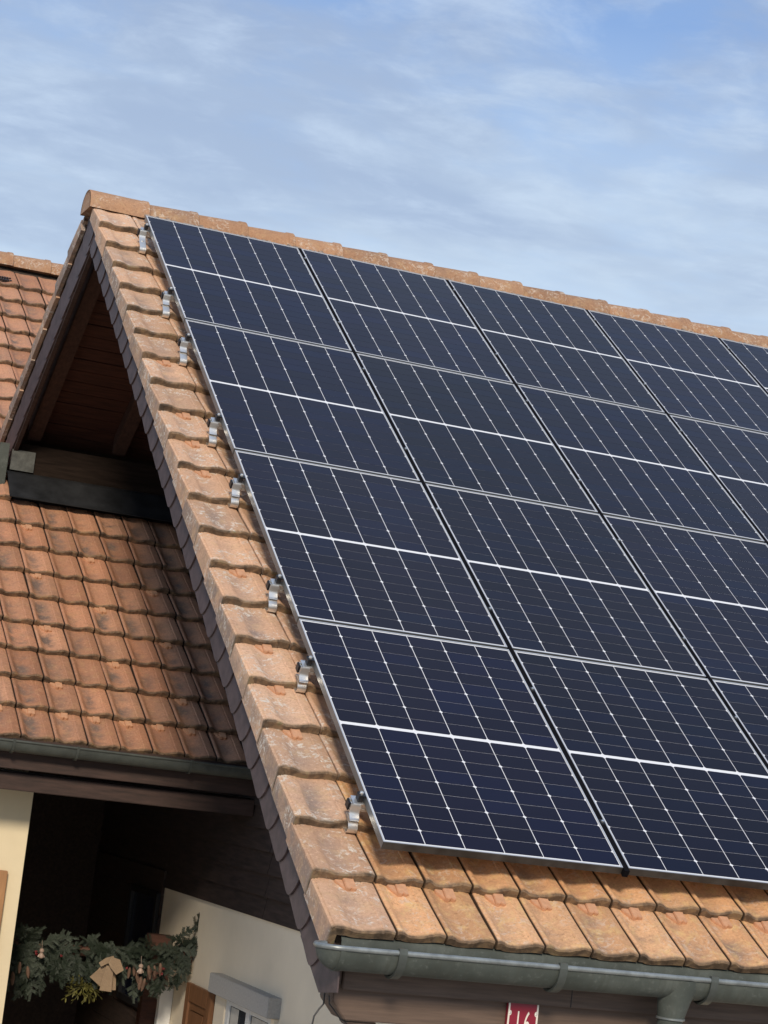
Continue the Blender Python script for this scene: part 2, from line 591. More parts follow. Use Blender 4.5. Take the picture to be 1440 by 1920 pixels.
M_RED = flat_mat('red_enamel', (0.235, 0.012, 0.030), 0.3)
M_SIGNW = flat_mat('white_enamel', (0.74, 0.70, 0.63), 0.3)
M_GROUND = simple_mat('paved_ground', (0.36, 0.32, 0.27), 0.9, var=0.3, scale=1.5, bump_s=0.2)

# ------------------------------------------------------------------ frames of the two roof planes
P1 = R(34.5)
C1, S1 = math.cos(P1), math.sin(P1)


def FP(u, v, d=0.0):
    """point on the front slope: u along the ridge, v down the slope, d metres below the panel faces"""
    return Vector((u, -v * C1 + d * S1, -v * S1 - d * C1))


BASF = Matrix(((1, 0, 0, 0), (0, C1, -S1, 0), (0, S1, C1, 0), (0, 0, 0, 1)))   # x along, y up the slope, z outwards
GAUGE, COVER = 0.3515, 0.2195
STEP = 0.042
TILT = math.asin(STEP / GAUGE)
TD = 0.12
V0 = 7.351

P2 = R(34.826)
C2, S2 = math.cos(P2), math.sin(P2)
LX, LY, LZ = -0.449, -0.495, -3.638


def LP(c, r, d=0.0):
    """point on the left roof: joint number c, course number r, d above the tile tops"""
    return Vector((LX + COVER * c, LY + GAUGE * r * C2 - d * S2, LZ + GAUGE * r * S2 + d * C2))


BASL = Matrix(((1, 0, 0, 0), (0, C2, -S2, 0), (0, S2, C2, 0), (0, 0, 0, 1)))

GROUND_Z = -7.4

# ------------------------------------------------------------------ ground
g = B()
g.add([(-400, -400, GROUND_Z), (400, -400, GROUND_Z), (400, 400, GROUND_Z), (-400, 400, GROUND_Z)], [(0, 1, 2, 3)])
o = g.obj('ground', M_GROUND, fix=False)
setp(o, 'grey paved ground around the houses', None, None, 'structure')


# ------------------------------------------------------------------ tile meshes
def tile_mesh(name, m, width=COVER, left_band=0.022, flange=None, seed=0, depth=0.027, left_low=0.008, mirror=False, vent=False):
    """one flat trough tile: x across, y up the slope, z out; the lower front edge lies on y = 0"""
    r = random.Random(seed)
    gap = 0.0058
    Wd = width - gap
    right0 = Wd - 0.058
    lb = left_band
    tw_ = right0 - lb
    xs = [0.0, min(0.006, lb * .4), lb * 0.75, lb]
    fr = [0.05, 0.12, 0.20, 0.30, 0.42, 0.56, 0.70, 0.84, 0.95]
    fz = [0.34, 0.70, 0.93, 1.00, 0.97, 0.84, 0.62, 0.36, 0.17]
    for q in fr:
        xs.append(lb + tw_ * q)
    nz0 = len(xs)
    xs += [right0, right0 + 0.005, right0 + 0.026, Wd - 0.007, Wd]
    ph = [r.uniform(-1, 1) for _ in range(6)]
    zprof = [-0.006 - left_low * .3, -left_low * .3, 0.0 - left_low * .25, -0.003 - left_low * .2] + [-depth * q for q in fz] + [-0.004, 0.0, -0.001, -0.0055, -0.011]

    def z_at(i, dep):
        if 4 <= i < nz0:
            return zprof[i] * dep
        return zprof[i]
    ys = [0.0, 0.004, 0.012, 0.034, 0.062, 0.10, 0.23, GAUGE, GAUGE + 0.06]
    deps = [0.72, 0.72, 0.70, 0.66, 0.88, 1.0, 1.0, 0.36, 0.3]
    zo = [-0.0085, -0.0022, 0, 0, 0, 0, 0, 0, 0]
    vs, fs = [], []
    nx = len(xs)
    for j, (y, dp, z0) in enumerate(zip(ys, deps, zo)):
        for i, x in enumerate(xs):
            xx = x
            if j < 3 and i == nx - 1:
                xx -= (0.006, 0.004, 0.001)[j]
            wob = 0.0
            if j < 3:
                wob = 0.0022 * (math.sin(x * 60 + ph[0] * 6) * ph[1] + math.sin(x * 140 + ph[2] * 6) * ph[3])
            zz_ = z_at(i, dp) + z0 + 0.0012 * math.sin(x * 35 + y * 20 + ph[4] * 6)
            vs.append((xx, y + wob, zz_ + (wob * .6 if j < 2 else 0)))
    for j in range(len(ys) - 1):
        for i in range(nx - 1):
            if vent and 4 <= i <= 9 and j in (5, 6):
                pass
            fs.append((j * nx + i, j * nx + i + 1, (j + 1) * nx + i + 1, (j + 1) * nx + i))
    # front face down to the tile below
    o_ = len(vs)
    for i, x in enumerate(xs):
        xx = x - (0.006 if i == nx - 1 else 0)
        zb = -STEP - 0.001
        if 4 <= i < nz0:
            zb += zprof[i] * 0.30
        vs.append((xx, 0.007 + vs[i][1] * 0.5, zb))
    for i in range(nx - 1):
        fs.append((o_ + i, o_ + i + 1, i + 1, i))
    # right wall and left wall
    for idx, flip in ((nx - 1, False), (0, True)):
        o2 = len(vs)
        for j, y in enumerate(ys):
            x = vs[j * nx + idx][0]
            vs.append((x, y + (0.007 if j == 0 else 0), -STEP - 0.001))
        for j in range(len(ys) - 1):
            f = (o2 + j, o2 + j + 1, (j + 1) * nx + idx, j * nx + idx)
            fs.append(f if flip else f[::-1])
    # underside
    o3 = len(vs)
    vs += [(0, 0.01, -STEP - 0.0012), (Wd, 0.01, -STEP - 0.0012), (Wd, ys[-1], -STEP - 0.0012), (0, ys[-1], -STEP - 0.0012)]
    fs.append((o3 + 3, o3 + 2, o3 + 1, o3))
    b = B().add(vs, fs)
    if flange:
        # side flange of a verge tile: hangs down on the left, with a rounded upper edge
        th, drop = flange
        prof = [(-0.001, -left_low), (-0.0095, -left_low - 0.006), (-0.010, -left_low - 0.012), (-0.010, -drop),
                (th - 0.010, -drop), (th - 0.010, -0.030)]
        b2 = B()
        n = len(prof)
        yy = [0.0, 0.006, GAUGE + 0.02]
        v2 = []
        for j, y in enumerate(yy):
            for (x, z) in prof:
                zz2 = z
                if j == 0:
                    x = x * 0.9 + 0.0012
                if j == 2 and z <= -drop + 1e-6:
                    zz2 = z + 0.030
                v2.append((x, y - z * 0.03, zz2))
        f2 = []
        for j in range(2):
            for i in range(n - 1):
                f2.append((j * n + i, (j + 1) * n + i, (j + 1) * n + i + 1, j * n + i + 1))
        f2.append(tuple(range(n)))
        f2.append(tuple(2 * n + i for i in range(n))[::-1])
        b.add(v2, f2)
    if mirror:
        b.v = [(-x, y, z) for x, y, z in b.v]
        b.f = [f[::-1] for f in b.f]
    return b.mesh(name, m, smooth=True, angle=24, fix=False)


TILE = [tile_mesh('roof_tile', M_TILE, seed=i) for i in range(5)]
TILEL = [tile_mesh('roof_tile', M_LEFT, seed=20 + i) for i in range(5)]
TILEV = [tile_mesh('roof_tile', M_VERGE, seed=40 + i) for i in range(4)]
VERGE = [tile_mesh('verge_tile', M_VERGE, width=0.274, left_band=0.062, flange=(0.030, 0.128), seed=60 + i, left_low=0.002, depth=0.019) for i in range(4)]
VERGEB = [tile_mesh('verge_tile', M_VERGE, width=0.274, left_band=0.062, flange=(0.030, 0.135), seed=80 + i, left_low=0.002, mirror=True) for i in range(3)]


def tilt_m(sx=1.0):
    return (Matrix.Rotation(-TILT + rnd.uniform(-0.006, 0.006), 4, 'X') @ Matrix.Rotation(rnd.uniform(-0.011, 0.011), 4, 'Z')
            @ Matrix.Rotation(rnd.uniform(-0.010, 0.010), 4, 'Y'))


def stop_mesh():
    """clay snow stop: slanted side plate and a two-lobed nib"""
    b = B()
    b.prism([(-0.022, 0.03), (-0.022, -0.040), (-0.018, -0.046), (-0.005, -0.047), (0.0015, -0.036), (0.008, -0.047), (0.021, -0.046), (0.025, -0.040), (0.025, 0.03)],
            'z', -0.020, 0.012)
    # triangular web on the left side
    b.prism([(-0.056, 0.02), (-0.056, 0.004), (-0.0215, -0.040), (-0.0215, 0.02)], 'z', -0.020, 0.003)
    return b.mesh('snow_stop', M_STOP, bevel=0.0025, angle=35)


STOP = stop_mesh()

# ------------------------------------------------------------------ the panelled house
XW = 1.20                       # gable wall
house = empty('house', (3.5, 0.5, GROUND_Z), 'house whose tiled front roof carries the solar panels, slate-clad verge, cream gable wall', 'house')
XR = 6.4

roof = B()
# deck: front slope and back slope as solid slabs
def back_pt(y, d=0.0):
    """point on the back slope's tile plane"""
    return (y, 0.632 - 0.67 * y - d * 1.2)


fa, fb = FP(0, 7.22, 0.19), FP(0, -0.50, 0.19)
ua, ub = FP(0, 7.22, 0.26), FP(0, -0.42, 0.26)
roof.prism([(fa.y, fa.z), (fb.y, fb.z), (ub.y, ub.z), (ua.y, ua.z)], 'x', -0.215, XR)
by = 2.95
roof.prism([(0.60, 0.632 - 0.67 * 0.60 - 0.09), (by, 0.632 - 0.67 * by - 0.09), (by, 0.632 - 0.67 * by - 0.15), (0.60, 0.632 - 0.67 * 0.60 - 0.15)], 'x', -0.215, XR)
house_roof = roof.obj('roof', M_DECK, house)

# tiles of the front slope (those the panels do not hide)
n_t = 0
for k in range(22):
    v = V0 - GAUGE * k
    # verge tile
    M = Matrix.Translation(FP(-0.270, v, TD)) @ BASF @ tilt_m()
    place('verge_tile', VERGE[k % 4 if k % 7 else (k + 1) % 4], M, house_roof)
    for c in range(0, 26):
        u = 0.004 + COVER * c
        vis = (k <= 1) or (k == 2 and c < 12) or c <= 1 or k == 21
        if not vis or not in_view(FP(u, v, TD), 160, 200):
            continue
        me = rnd.choice(TILEV if (c <= 1 and k > 2) or k == 21 else TILE)
        M = Matrix.Translation(FP(u + rnd.uniform(-.001, .001), v + rnd.uniform(-.003, .003), TD)) @ BASF @ tilt_m()
        place('roof_tile', me, M, house_roof)
        n_t += 1
# snow stops
for c in range(0, 9):
    M = Matrix.Translation(FP(0.004 + COVER * (c + 0.50) + rnd.uniform(-.006, .006), V0 - GAUGE + 0.020, TD + 0.043)) @ BASF @ Matrix.Rotation(rnd.uniform(-.06, .06), 4, 'Z')
    place('snow_stop', STOP, M, house_roof)
for k in (15, 13, 12, 11, 8, 6, 5, 4, 1):
    M = Matrix.Translation(FP(-0.125 + rnd.uniform(-.006, .006), V0 - GAUGE * k + 0.018, TD + 0.043)) @ BASF @ Matrix.Rotation(rnd.uniform(-.06, .06), 4, 'Z')
    place('snow_stop', STOP, M, house_roof)

# back slope verge tiles (their outer faces show along the far rake)
PB = math.atan(0.67)
BASB = Matrix(((-1, 0, 0, 0), (0, -math.cos(PB), math.sin(PB), 0), (0, math.sin(PB), math.cos(PB), 0), (0, 0, 0, 1)))
for k in range(9):
    s = 0.62 + GAUGE * k
    y = 0.573 + s * math.cos(PB)
    M = Matrix.Translation(Vector((-0.270, y, 0.632 - 0.67 * y))) @ BASB @ tilt_m()
    place('verge_tile', VERGEB[k % 3], M, house_roof)
    for c in range(0, 2):
        M = Matrix.Translation(Vector((0.004 + COVER * (c + 1), y, 0.632 - 0.67 * y))) @ BASB @ tilt_m()
        place('roof_tile', rnd.choice(TILEV), M, house_roof)


# ridge caps
def cap_mesh(name, endcap=False):
    """half-round clay ridge tile, narrow at its left end, with a raised collar at its right end"""
    L = 0.37
    xs = [0.0, 0.02, 0.16, 0.30, 0.338, 0.343, 0.388, 0.392]
    rs = [0.131, 0.135, 0.141, 0.146, 0.148, 0.1535, 0.1545, 0.150]
    if endcap:
        xs = [0.0, 0.006, 0.15, 0.30, 0.385, 0.395, 0.43, 0.434]
        rs = [0.148, 0.151, 0.151, 0.151, 0.152, 0.1555, 0.1560, 0.151]
    seg = 18
    b = B()
    vs, fs = [], []

    def prof(t, r):
        # slightly pointed half round, legs going straight down at the sides
        a = math.pi * t
        yy = -math.cos(a)
        zz_ = max(0.0, math.sin(a)) ** 0.86
        return (yy * r, zz_ * r * 1.02)
    for x, r in zip(xs, rs):
        for k in range(seg + 1):
            yv, zv = prof(k / seg, r)
            vs.append((x, yv, zv))
    n = seg + 1
    for j in range(len(xs) - 1):
        for k in range(seg):
            fs.append((j * n + k, (j + 1) * n + k, (j + 1) * n + k + 1, j * n + k + 1))
    # thickness at both ends and along the feet
    for j, flip in ((0, False), (len(xs) - 1, True)):
        o_ = len(vs)
        for k in range(seg + 1):
            yv, zv = prof(k / seg, rs[j] - 0.02)
            vs.append((xs[j], yv, max(zv, 0.0)))
        for k in range(seg):
            f = (j * n + k, j * n + k + 1, o_ + k + 1, o_ + k)
            fs.append(f if not flip else f[::-1])
    if endcap:
        fs.append(tuple(range(n)))
    b.add(vs, fs)
    # underside so that nothing shines through
    b.add([(xs[0], -rs[0] + .02, 0.0), (xs[-1], -rs[-1] + .02, 0.0), (xs[-1], rs[-1] - .02, 0.0), (xs[0], rs[0] - .02, 0.0)], [(0, 1, 2, 3)])
    return b.mesh(name, M_RIDGE, smooth=True, angle=42, fix=False)


CAP, CAPE = cap_mesh('ridge_tile'), cap_mesh('ridge_tile', True)
RY, RZ = 0.535, 0.080
place('ridge_tile', CAPE, Matrix.Translation((-0.305, RY, RZ)) @ Matrix.Rotation(R(0.3), 4, 'Y'), house_roof)
for k in range(16):
    x = 0.105 + 0.37 * k
    M = Matrix.Translation((x, RY + rnd.uniform(-.003, .003), RZ + rnd.uniform(-.003, .003))) @ Matrix.Rotation(rnd.uniform(-.012, .012), 4, 'X') @ Matrix.Rotation(rnd.uniform(-.006, .006), 4, 'Z')
    place('ridge_tile', CAP, M, house_roof)
# ragged mortar bedding under the caps
b = B()
for k in range(150):
    x = -0.20 + k * 0.04
    if rnd.random() < 0.25 or k < 6:
        continue
    h = rnd.uniform(0.002, 0.010)
    q = FP(x, -0.315 + rnd.uniform(-.012, .006), TD - 0.002)
    b.box(0, rnd.uniform(.02, .05), -0.03, 0.02, -0.02, h, Matrix.Translation(q) @ BASF @ Matrix.Rotation(rnd.uniform(-.3, .3), 4, 'Z'))
setp(b.obj('ridge_mortar', M_MORTAR, house_roof, bevel=0.004), kind='stuff')

# barge boards and slates
BARGE_D0, BARGE_D1 = 0.235, 0.440
brg = B()
pa, pb = FP(0, 7.36, TD + 0.13), FP(0, -0.45, TD + 0.10)
pc, pd_ = FP(0, -0.30, 0.425), FP(0, 7.28, 0.425)
brg.prism([(pa.y, pa.z), (pb.y, pb.z), (pc.y, pc.z), (pd_.y, pd_.z)], 'x', -0.236, -0.205)
barge = brg.obj('barge_board', M_WOODD, house)


def bk(y, dz):
    return (y, 0.632 - 0.67 * y - dz)


brg = B()
brg.prism([bk(0.60, 0.245), bk(2.75, 0.245), bk(2.75, 0.535), bk(0.46, 0.535)], 'x', -0.236, -0.205)
barge_b = brg.obj('barge_board', M_WOODD, house)


def slate_mesh(seed):
    """slate with a round-cut lower end: x down the slope, y towards the lower edge, z outwards"""
    r = random.Random(seed)
    top = [(-0.25, -0.03), (0.10, -0.03)]
    curve = []
    for i in range(9):
        a = i / 8 * math.pi / 2
        curve.append((0.0 + 0.104 * math.cos(a) ** 0.9, 0.02 + 0.185 * math.sin(a) ** 1.05))
    pts = top + curve + [(-0.25, 0.205)]
    pts = [(x + r.uniform(-.0015, .0015), y + r.uniform(-.001, .001)) for x, y in pts]
    return B().prism(pts, 'z', 0.0, 0.0085).mesh('slate', M_SLATE)


SLATES = [slate_mesh(i) for i in range(4)]
# front rake: local x -> down slope, y -> inwards (below the tiles), z -> -X
SB = Matrix(((0, 0, -1, 0), (-C1, S1, 0, 0), (-S1, -C1, 0, 0), (0, 0, 0, 1)))
k = 0
v = 7.190
while v > -0.45:
    tiltz = Matrix.Rotation(0.030 + rnd.uniform(-.006, .006), 4, 'Y')
    M = Matrix.Translation(FP(-0.243, v, BARGE_D0)) @ SB @ Matrix.Rotation(rnd.uniform(-.012, .012), 4, 'Z') @ Matrix.Rotation(-0.040 + rnd.uniform(-.010, .006), 4, 'Y')
    place('slate', SLATES[k % 4], M, barge)
    v -= 0.222
    k += 1
# last piece at the eave, cut straight
pts = [(-0.02, -0.03), (0.400, -0.03), (0.475, 0.065), (0.325, 0.200), (-0.02, 0.205)]
B().prism(pts, 'z', 0, 0.0055).obj('slate', M_SLATE, barge, Matrix.Translation(FP(-0.241, 7.055, BARGE_D0)) @ SB)
# back rake slates
SBB = Matrix(((0, 0, -1, 0), (math.cos(PB), -math.sin(PB), 0, 0), (-math.sin(PB), -math.cos(PB), 0, 0), (0, 0, 0, 1)))
SLATESB = []
for i in range(3):
    me = SLATES[i].copy()
    SLATESB.append(me)
y = 0.62
k = 0
while y < 2.75:
    M = Matrix.Translation(Vector((-0.243, y, 0.632 - 0.67 * y - 0.262))) @ SBB @ Matrix.Rotation(-0.028, 4, 'Y')
    place('slate', SLATES[k % 4], M, barge_b)
    y += 0.222 * math.cos(PB)
    k += 1

# open underside of the back slope: boards and rafters
soff = B()
soff.prism([bk(0.52, 0.160), bk(2.95, 0.160), bk(2.95, 0.172), bk(0.52, 0.172)], 'x', -0.2, XW)
soffit = soff.obj('soffit', M_DECK, house)
y = 0.60
k = 0
while y < 2.6:
    bw = 0.128
    zc = 0.632 - 0.67 * y - 0.182
    M = Matrix.Translation(Vector((0, y, zc))) @ Matrix.Rotation(-PB, 4, 'X')
    bb = B().box(-0.20, XW - 0.005, 0.0, bw * 1.0 - 0.006, -0.012 + rnd.uniform(-.003, .003), 0.006)
    bb.obj('soffit_board', M_WOODR, soffit, M, bevel=0.002)
    y += bw * math.cos(PB)
    k += 1
for x0 in (-0.125, 0.565):
    rb = B().prism([bk(0.50, 0.200), bk(2.42, 0.200), bk(2.42, 0.345), bk(0.50, 0.345)], 'x', x0, x0 + 0.11)
    rb.obj('rafter', M_RAFT, house, bevel=0.006)
# front-slope rafters beside the ridge
for x0 in (-0.10, 0.565):
    q = [FP(0, 0.2, .262), FP(0, 6.9, .262), FP(0, 6.9, .37), FP(0, 0.2, .37)]
    B().prism([(p.y, p.z) for p in q], 'x', x0, x0 + 0.11).obj('rafter', M_WOODD, house, bevel=0.006)

# closing board and lead valley at the foot of the back slope
B().box(-0.215, XW - 0.01, 2.335, 2.36, -1.66, -1.38).obj('closing_board', M_DARKB, house, bevel=0.003)
B().prism([(2.31, -1.60), (2.333, -1.60), (2.333, -1.44), (2.31, -1.44)], 'x', -0.245, -0.06).obj('flashing', simple_mat('old_grey_lead', (0.07, 0.073, 0.066), 0.6, var=0.5, scale=20, bump_s=0.2), house)
vf = B()
vf.sheet([(2.04, -1.842), (2.09, -1.822), (2.12, -1.795), (2.285, -1.640), (2.330, -1.615), (2.42, -1.62)], 'x', -0.262, XW - 0.004, 0.006)
vf.obj('valley_flashing', M_LEAD, house, smooth=True)
zg = B()
for i in range(7):
    a0, a1 = math.pi * i / 7, math.pi * (i + 1) / 7
    zg.prism([(2.36 - .05 * math.cos(a0) - .02 * 0, -1.50 - 0.30 * math.sin(a0) * .8), (2.36 - .05 * math.cos(a1), -1.50 - 0.30 * math.sin(a1) * .8),
              (2.36 - .044 * math.cos(a1), -1.50 - 0.28 * math.sin(a1) * .8), (2.36 - .044 * math.cos(a0), -1.50 - 0.28 * math.sin(a0) * .8)], 'x', -0.36, -0.268)
zg.prism([(2.305, -1.79), (2.33, -1.80), (2.34, -1.40), (2.31, -1.40)], 'x', -0.345, -0.270)
zg.obj('valley_gutter_end', M_ZINC, house, bevel=0.004)

# gable wall
wall = B()
WT = -4.60                       # stucco ends, siding starts
def under_front(y): return 0.687 * y - 0.1456 - 0.36
wall.prism([(-5.20, GROUND_Z), (6.5, GROUND_Z), (6.5, WT), (-5.20, WT)], 'x', XW, XW + 0.3)
gw = wall.obj('gable_wall', M_STUCCO, house)
# timber core behind the siding boards
core = B()
core.prism([(-4.6, WT), (6.0, WT), (3.2, -1.82), (1.2, -0.62), (0.5, -0.42), (-4.6, under_front(-4.6))], 'x', XW + 0.03, XW + 0.28)
core.obj('gable_core', M_DECK, house)
z = WT - 0.03
k = 0
while z < -0.6:
    z1 = z + 0.142
    yf = max((z + 0.1456 + 0.36) / 0.687 + 0.0, -5.1)
    yb = 6.0 if z < -1.9 else (0.632 - z - 0.36) / 0.67
    yb = min(yb, 6.0)
    if yb - yf > 0.1:
        for (ya, yb2) in ((yf, min(-0.86, yb)), (max(yf, -0.855), min(1.5, yb)), (max(yf, 1.505), yb)):
            if yb2 - ya < 0.05:
                continue
            sb = B().prism([(XW + 0.030, z1), (XW + 0.004, z1), (XW - 0.018, z + 0.004), (XW - 0.018, z), (XW + 0.030, z)], 'y', ya, yb2 - 0.004)
            sb.obj('siding_board', M_SIDING, gw)
    z = z1
    k += 1
# dark boards added over the stucco to blacken the shaded deep end of the passage
for k in range(14):
    B().box(XW - 0.020, XW - 0.002, 1.50, 3.6, -7.0 + 0.178 * k, -7.0 + 0.178 * k + 0.174).obj('siding_board', M_SIDING, gw)
# front wall under the eave
B().box(XW + 0.002, XR, -5.20, -4.90, GROUND_Z, -4.05).obj('front_wall', M_STUCCO, house)

# upper gable window, dark blue glass
def window(parent, y0, y1, z0, z1, x, frame_m, glass_m, mull=True, fw=0.045):
    f = B()
    d0, d1 = x - 0.012, x + 0.05
    f.box(d0, d1, y0, y0 + fw, z0, z1)
    f.box(d0, d1, y1 - fw, y1, z0, z1)
    f.box(d0 + .001, d1, y0 + fw, y1 - fw, z1 - fw, z1)
    f.box(d0 + .001, d1, y0 + fw, y1 - fw, z0, z0 + fw)
    if mull:
        ym = (y0 + y1) / 2
        f.box(d0 - .004, d1, ym - .035, ym + .035, z0 + fw, z1 - fw)
    w_ = f.obj('window_frame', frame_m, parent, bevel=0.003)
    B().box(x + 0.018, x + 0.024, y0 + fw - .003, y1 - fw + .003, z0 + fw - .003, z1 - fw + .003).obj('pane', glass_m, w_)
    return w_


window(gw, 1.52, 2.30, -5.55, -4.68, XW - 0.04, M_BLACK, M_GLASSB, False)

# lower window with a stone lintel and brown shutters; its recess is cut as reveals standing proud of the wall
LTX = 0.085
lt = B()
lt.prism([(-0.125, -5.063), (-1.375, -5.063), (-1.375, -5.190), (-0.125, -5.190)], 'x', XW - LTX, XW + 0.02)
lt.obj('lintel', M_STONE, gw, bevel=0.004)
B().box(XW - 0.030, XW + 0.01, -0.36, -0.14, -6.4, -5.193).obj('window_reveal', M_STUCCO, gw, bevel=0.003)
B().box(XW - 0.030, XW + 0.01, -1.36, -1.30, -6.4, -5.193).obj('window_reveal', M_STUCCO, gw, bevel=0.003)
wf = B()
x = XW - 0.022
wf.box(x, x + .03, -0.43, -0.363, -6.4, -5.194)
wf.box(x, x + .03, -1.298, -1.235, -6.4, -5.194)
wf.box(x - .004, x + .03, -0.86, -0.795, -6.4, -5.196)
wf.box(x + .002, x + .03, -1.235, -0.43, -5.235, -5.195)
wfo = wf.obj('window_frame', M_WHITE, gw, bevel=0.003)
B().box(x + .012, x + .016, -0.797, -0.428, -6.4, -5.23).obj('pane', M_GLASS, wfo)
B().box(x + .012, x + .016, -1.237, -0.858, -6.4, -5.23).obj('pane', M_GLASS, wfo)
for (ya, yb2) in ((-0.62, -0.46), (-1.21, -0.90)):
    cu = B()
    n = 14
    pr = []
    for i in range(n + 1):
        yy = ya + (yb2 - ya) * i / n
        pr.append((x + 0.0085 + 0.002 * math.sin(i * 2.2), yy))
    cu.sheet(pr, 'z', -6.4, -5.24, 0.001)
    cu.obj('curtain', M_CURTAIN, wfo)


def shutter(parent, M, wd, ht, m, name='shutter'):
    """panelled shutter: x across, z down from 0, y out of the wall"""
    b = B()
    st = 0.085
    b.box(0, st, -0.035, 0, -ht, 0)
    b.box(wd - st, wd, -0.035, 0, -ht, 0)
    b.box(st, wd - st, -0.0345, -0.001, -0.12, -0.001)
    b.box(st, wd - st, -0.0345, -0.001, -ht + .001, -ht + .12)
    b.box(st, wd - st, -0.022, -0.006, -ht + .12, -0.12)
    sh = b.obj(name, m, parent, M, bevel=0.004)
    p = B()
    p.box(st + 0.05, wd - st - 0.05, -0.030, -0.020, -ht + .17, -0.17)
    p.obj('panel', m, sh, M, bevel=0.006)
    return sh


# open shutter left of the window: lies against the gable wall (x across -> -Y, out -> -X)
SHM = Matrix(((0, 1, 0, XW - 0.012), (-1, 0, 0, 0.50), (0, 0, 1, -5.205), (0, 0, 0, 1)))
shutter(gw, SHM, 0.585, 1.25, M_SHUT)
SHM2 = Matrix(((0, 1, 0, XW - 0.012), (-1, 0, 0, -1.40), (0, 0, 1, -5.225), (0, 0, 0, 1)))
shutter(gw, SHM2, 0.585, 1.25, M_SHUT)

# eave: gutter, brackets, outlet, fascia, purlin
GY, GZ, GR = -6.045, -4.338, 0.083
def gutter(parent, x0, x1, gy, gz, gr, m, mb, round_end=True, beadr=0.011, seg=14):
    b = B()
    th = 0.004
    ring = [(gy - gr * math.cos(math.pi * i / seg), gz - gr * 1.08 * math.sin(math.pi * i / seg)) for i in range(seg + 1)]
    rin = [(gy - (gr - th) * math.cos(math.pi * i / seg), gz - (gr - th) * 1.08 * math.sin(math.pi * i / seg)) for i in range(seg + 1)]
    b.shell(ring, rin, 'x', x0, x1)
    if round_end:
        # quarter-sphere end piece
        vs, fs = [], []
        nn = 8
        for j in range(nn + 1):
            a = (math.pi / 2) * j / nn
            xx = x0 - 0.085 * math.sin(a)
            s = max(math.cos(a), 0.02)
            for i in range(seg + 1):
                t_ = math.pi * i / seg
                vs.append((xx, gy - gr * s * math.cos(t_), gz - gr * 1.08 * s * math.sin(t_)))
        for j in range(nn):
            for i in range(seg):
                fs.append((j * (seg + 1) + i, j * (seg + 1) + i + 1, (j + 1) * (seg + 1) + i + 1, (j + 1) * (seg + 1) + i))
        b.add(vs, fs)
    g_ = b.obj('gutter', m, parent, smooth=True, angle=50)
    bd = B()
    path = [(x1, gy - gr, gz + 0.004), (x0, gy - gr, gz + 0.004)]
    if round_end:
        for j in range(1, 9):
            a = (math.pi / 2) * j / 8
            path.append((x0 - 0.085 * math.sin(a), gy - gr * max(math.cos(a), .02), gz + 0.004))
        for j in range(1, 7):
            a = (math.pi / 2) * (1 - j / 7)
            path.append((x0 - 0.085 * math.sin(a), gy + gr * math.cos(a), gz + 0.004))
    bd.tube(path, beadr, 10)
    bd.obj('bead', mb, g_, smooth=True, angle=60)
    return g_


gut = gutter(house, -0.270, XR, GY, GZ, GR, M_ZINC, M_ZINCL)
# soldered seam of the end piece
sm = B()
ringp = [(GY - (GR + .003) * math.cos(math.pi * i / 14), GZ - (GR + .003) * 1.08 * math.sin(math.pi * i / 14)) for i in range(15)]
ringq = [(GY - (GR - .001) * math.cos(math.pi * i / 14), GZ - (GR - .001) * 1.08 * math.sin(math.pi * i / 14)) for i in range(15)]
sm.shell(ringp, ringq, 'x', -0.284, -0.264)
sm.obj('seam', M_ZINC, gut, smooth=True)


def bracket(parent, x, gy, gz, gr, wd, m, th=0.006, tail=0.045, lip=0.022):
    b = B()
    seg = 12
    r0, r1 = gr + 0.004, gr + 0.004 + th
    A_ = [(gy - r0 * math.cos(math.pi * i / seg), gz - r0 * 1.08 * math.sin(math.pi * i / seg)) for i in range(seg + 1)]
    Bb = [(gy - r1 * math.cos(math.pi * i / seg), gz - r1 * 1.08 * math.sin(math.pi * i / seg)) for i in range(seg + 1)]
    b.shell(Bb, A_, 'x', x - wd / 2, x + wd / 2)
    # lip over the bead and tail up to the boards
    b.prism([Bb[0], A_[0], (gy - gr + .010, gz + lip), (gy - gr - .012, gz + lip)], 'x', x - wd / 2, x + wd / 2)
    b.prism([(gy + r0, gz), (gy + r1, gz), (gy + r1 + .02, gz + tail), (gy + r0 + .02, gz + tail)], 'x', x - wd / 2, x + wd / 2)
    return b.obj('gutter_bracket', m, parent, smooth=True, angle=50)


for i in range(9):
    bracket(gut, -0.028 + 0.70 * i, GY, GZ, GR, 0.034, M_ZINCD, th=0.010)
# rear flashing above the gutter
fl = B()
fl.sheet([(-5.955, -4.345), (-5.957, -4.318), (-5.945, -4.300), (-5.905, -4.285)], 'x', -0.222, XR, 0.003)
fl.obj('eave_flashing', M_ZINC, house, smooth=True)
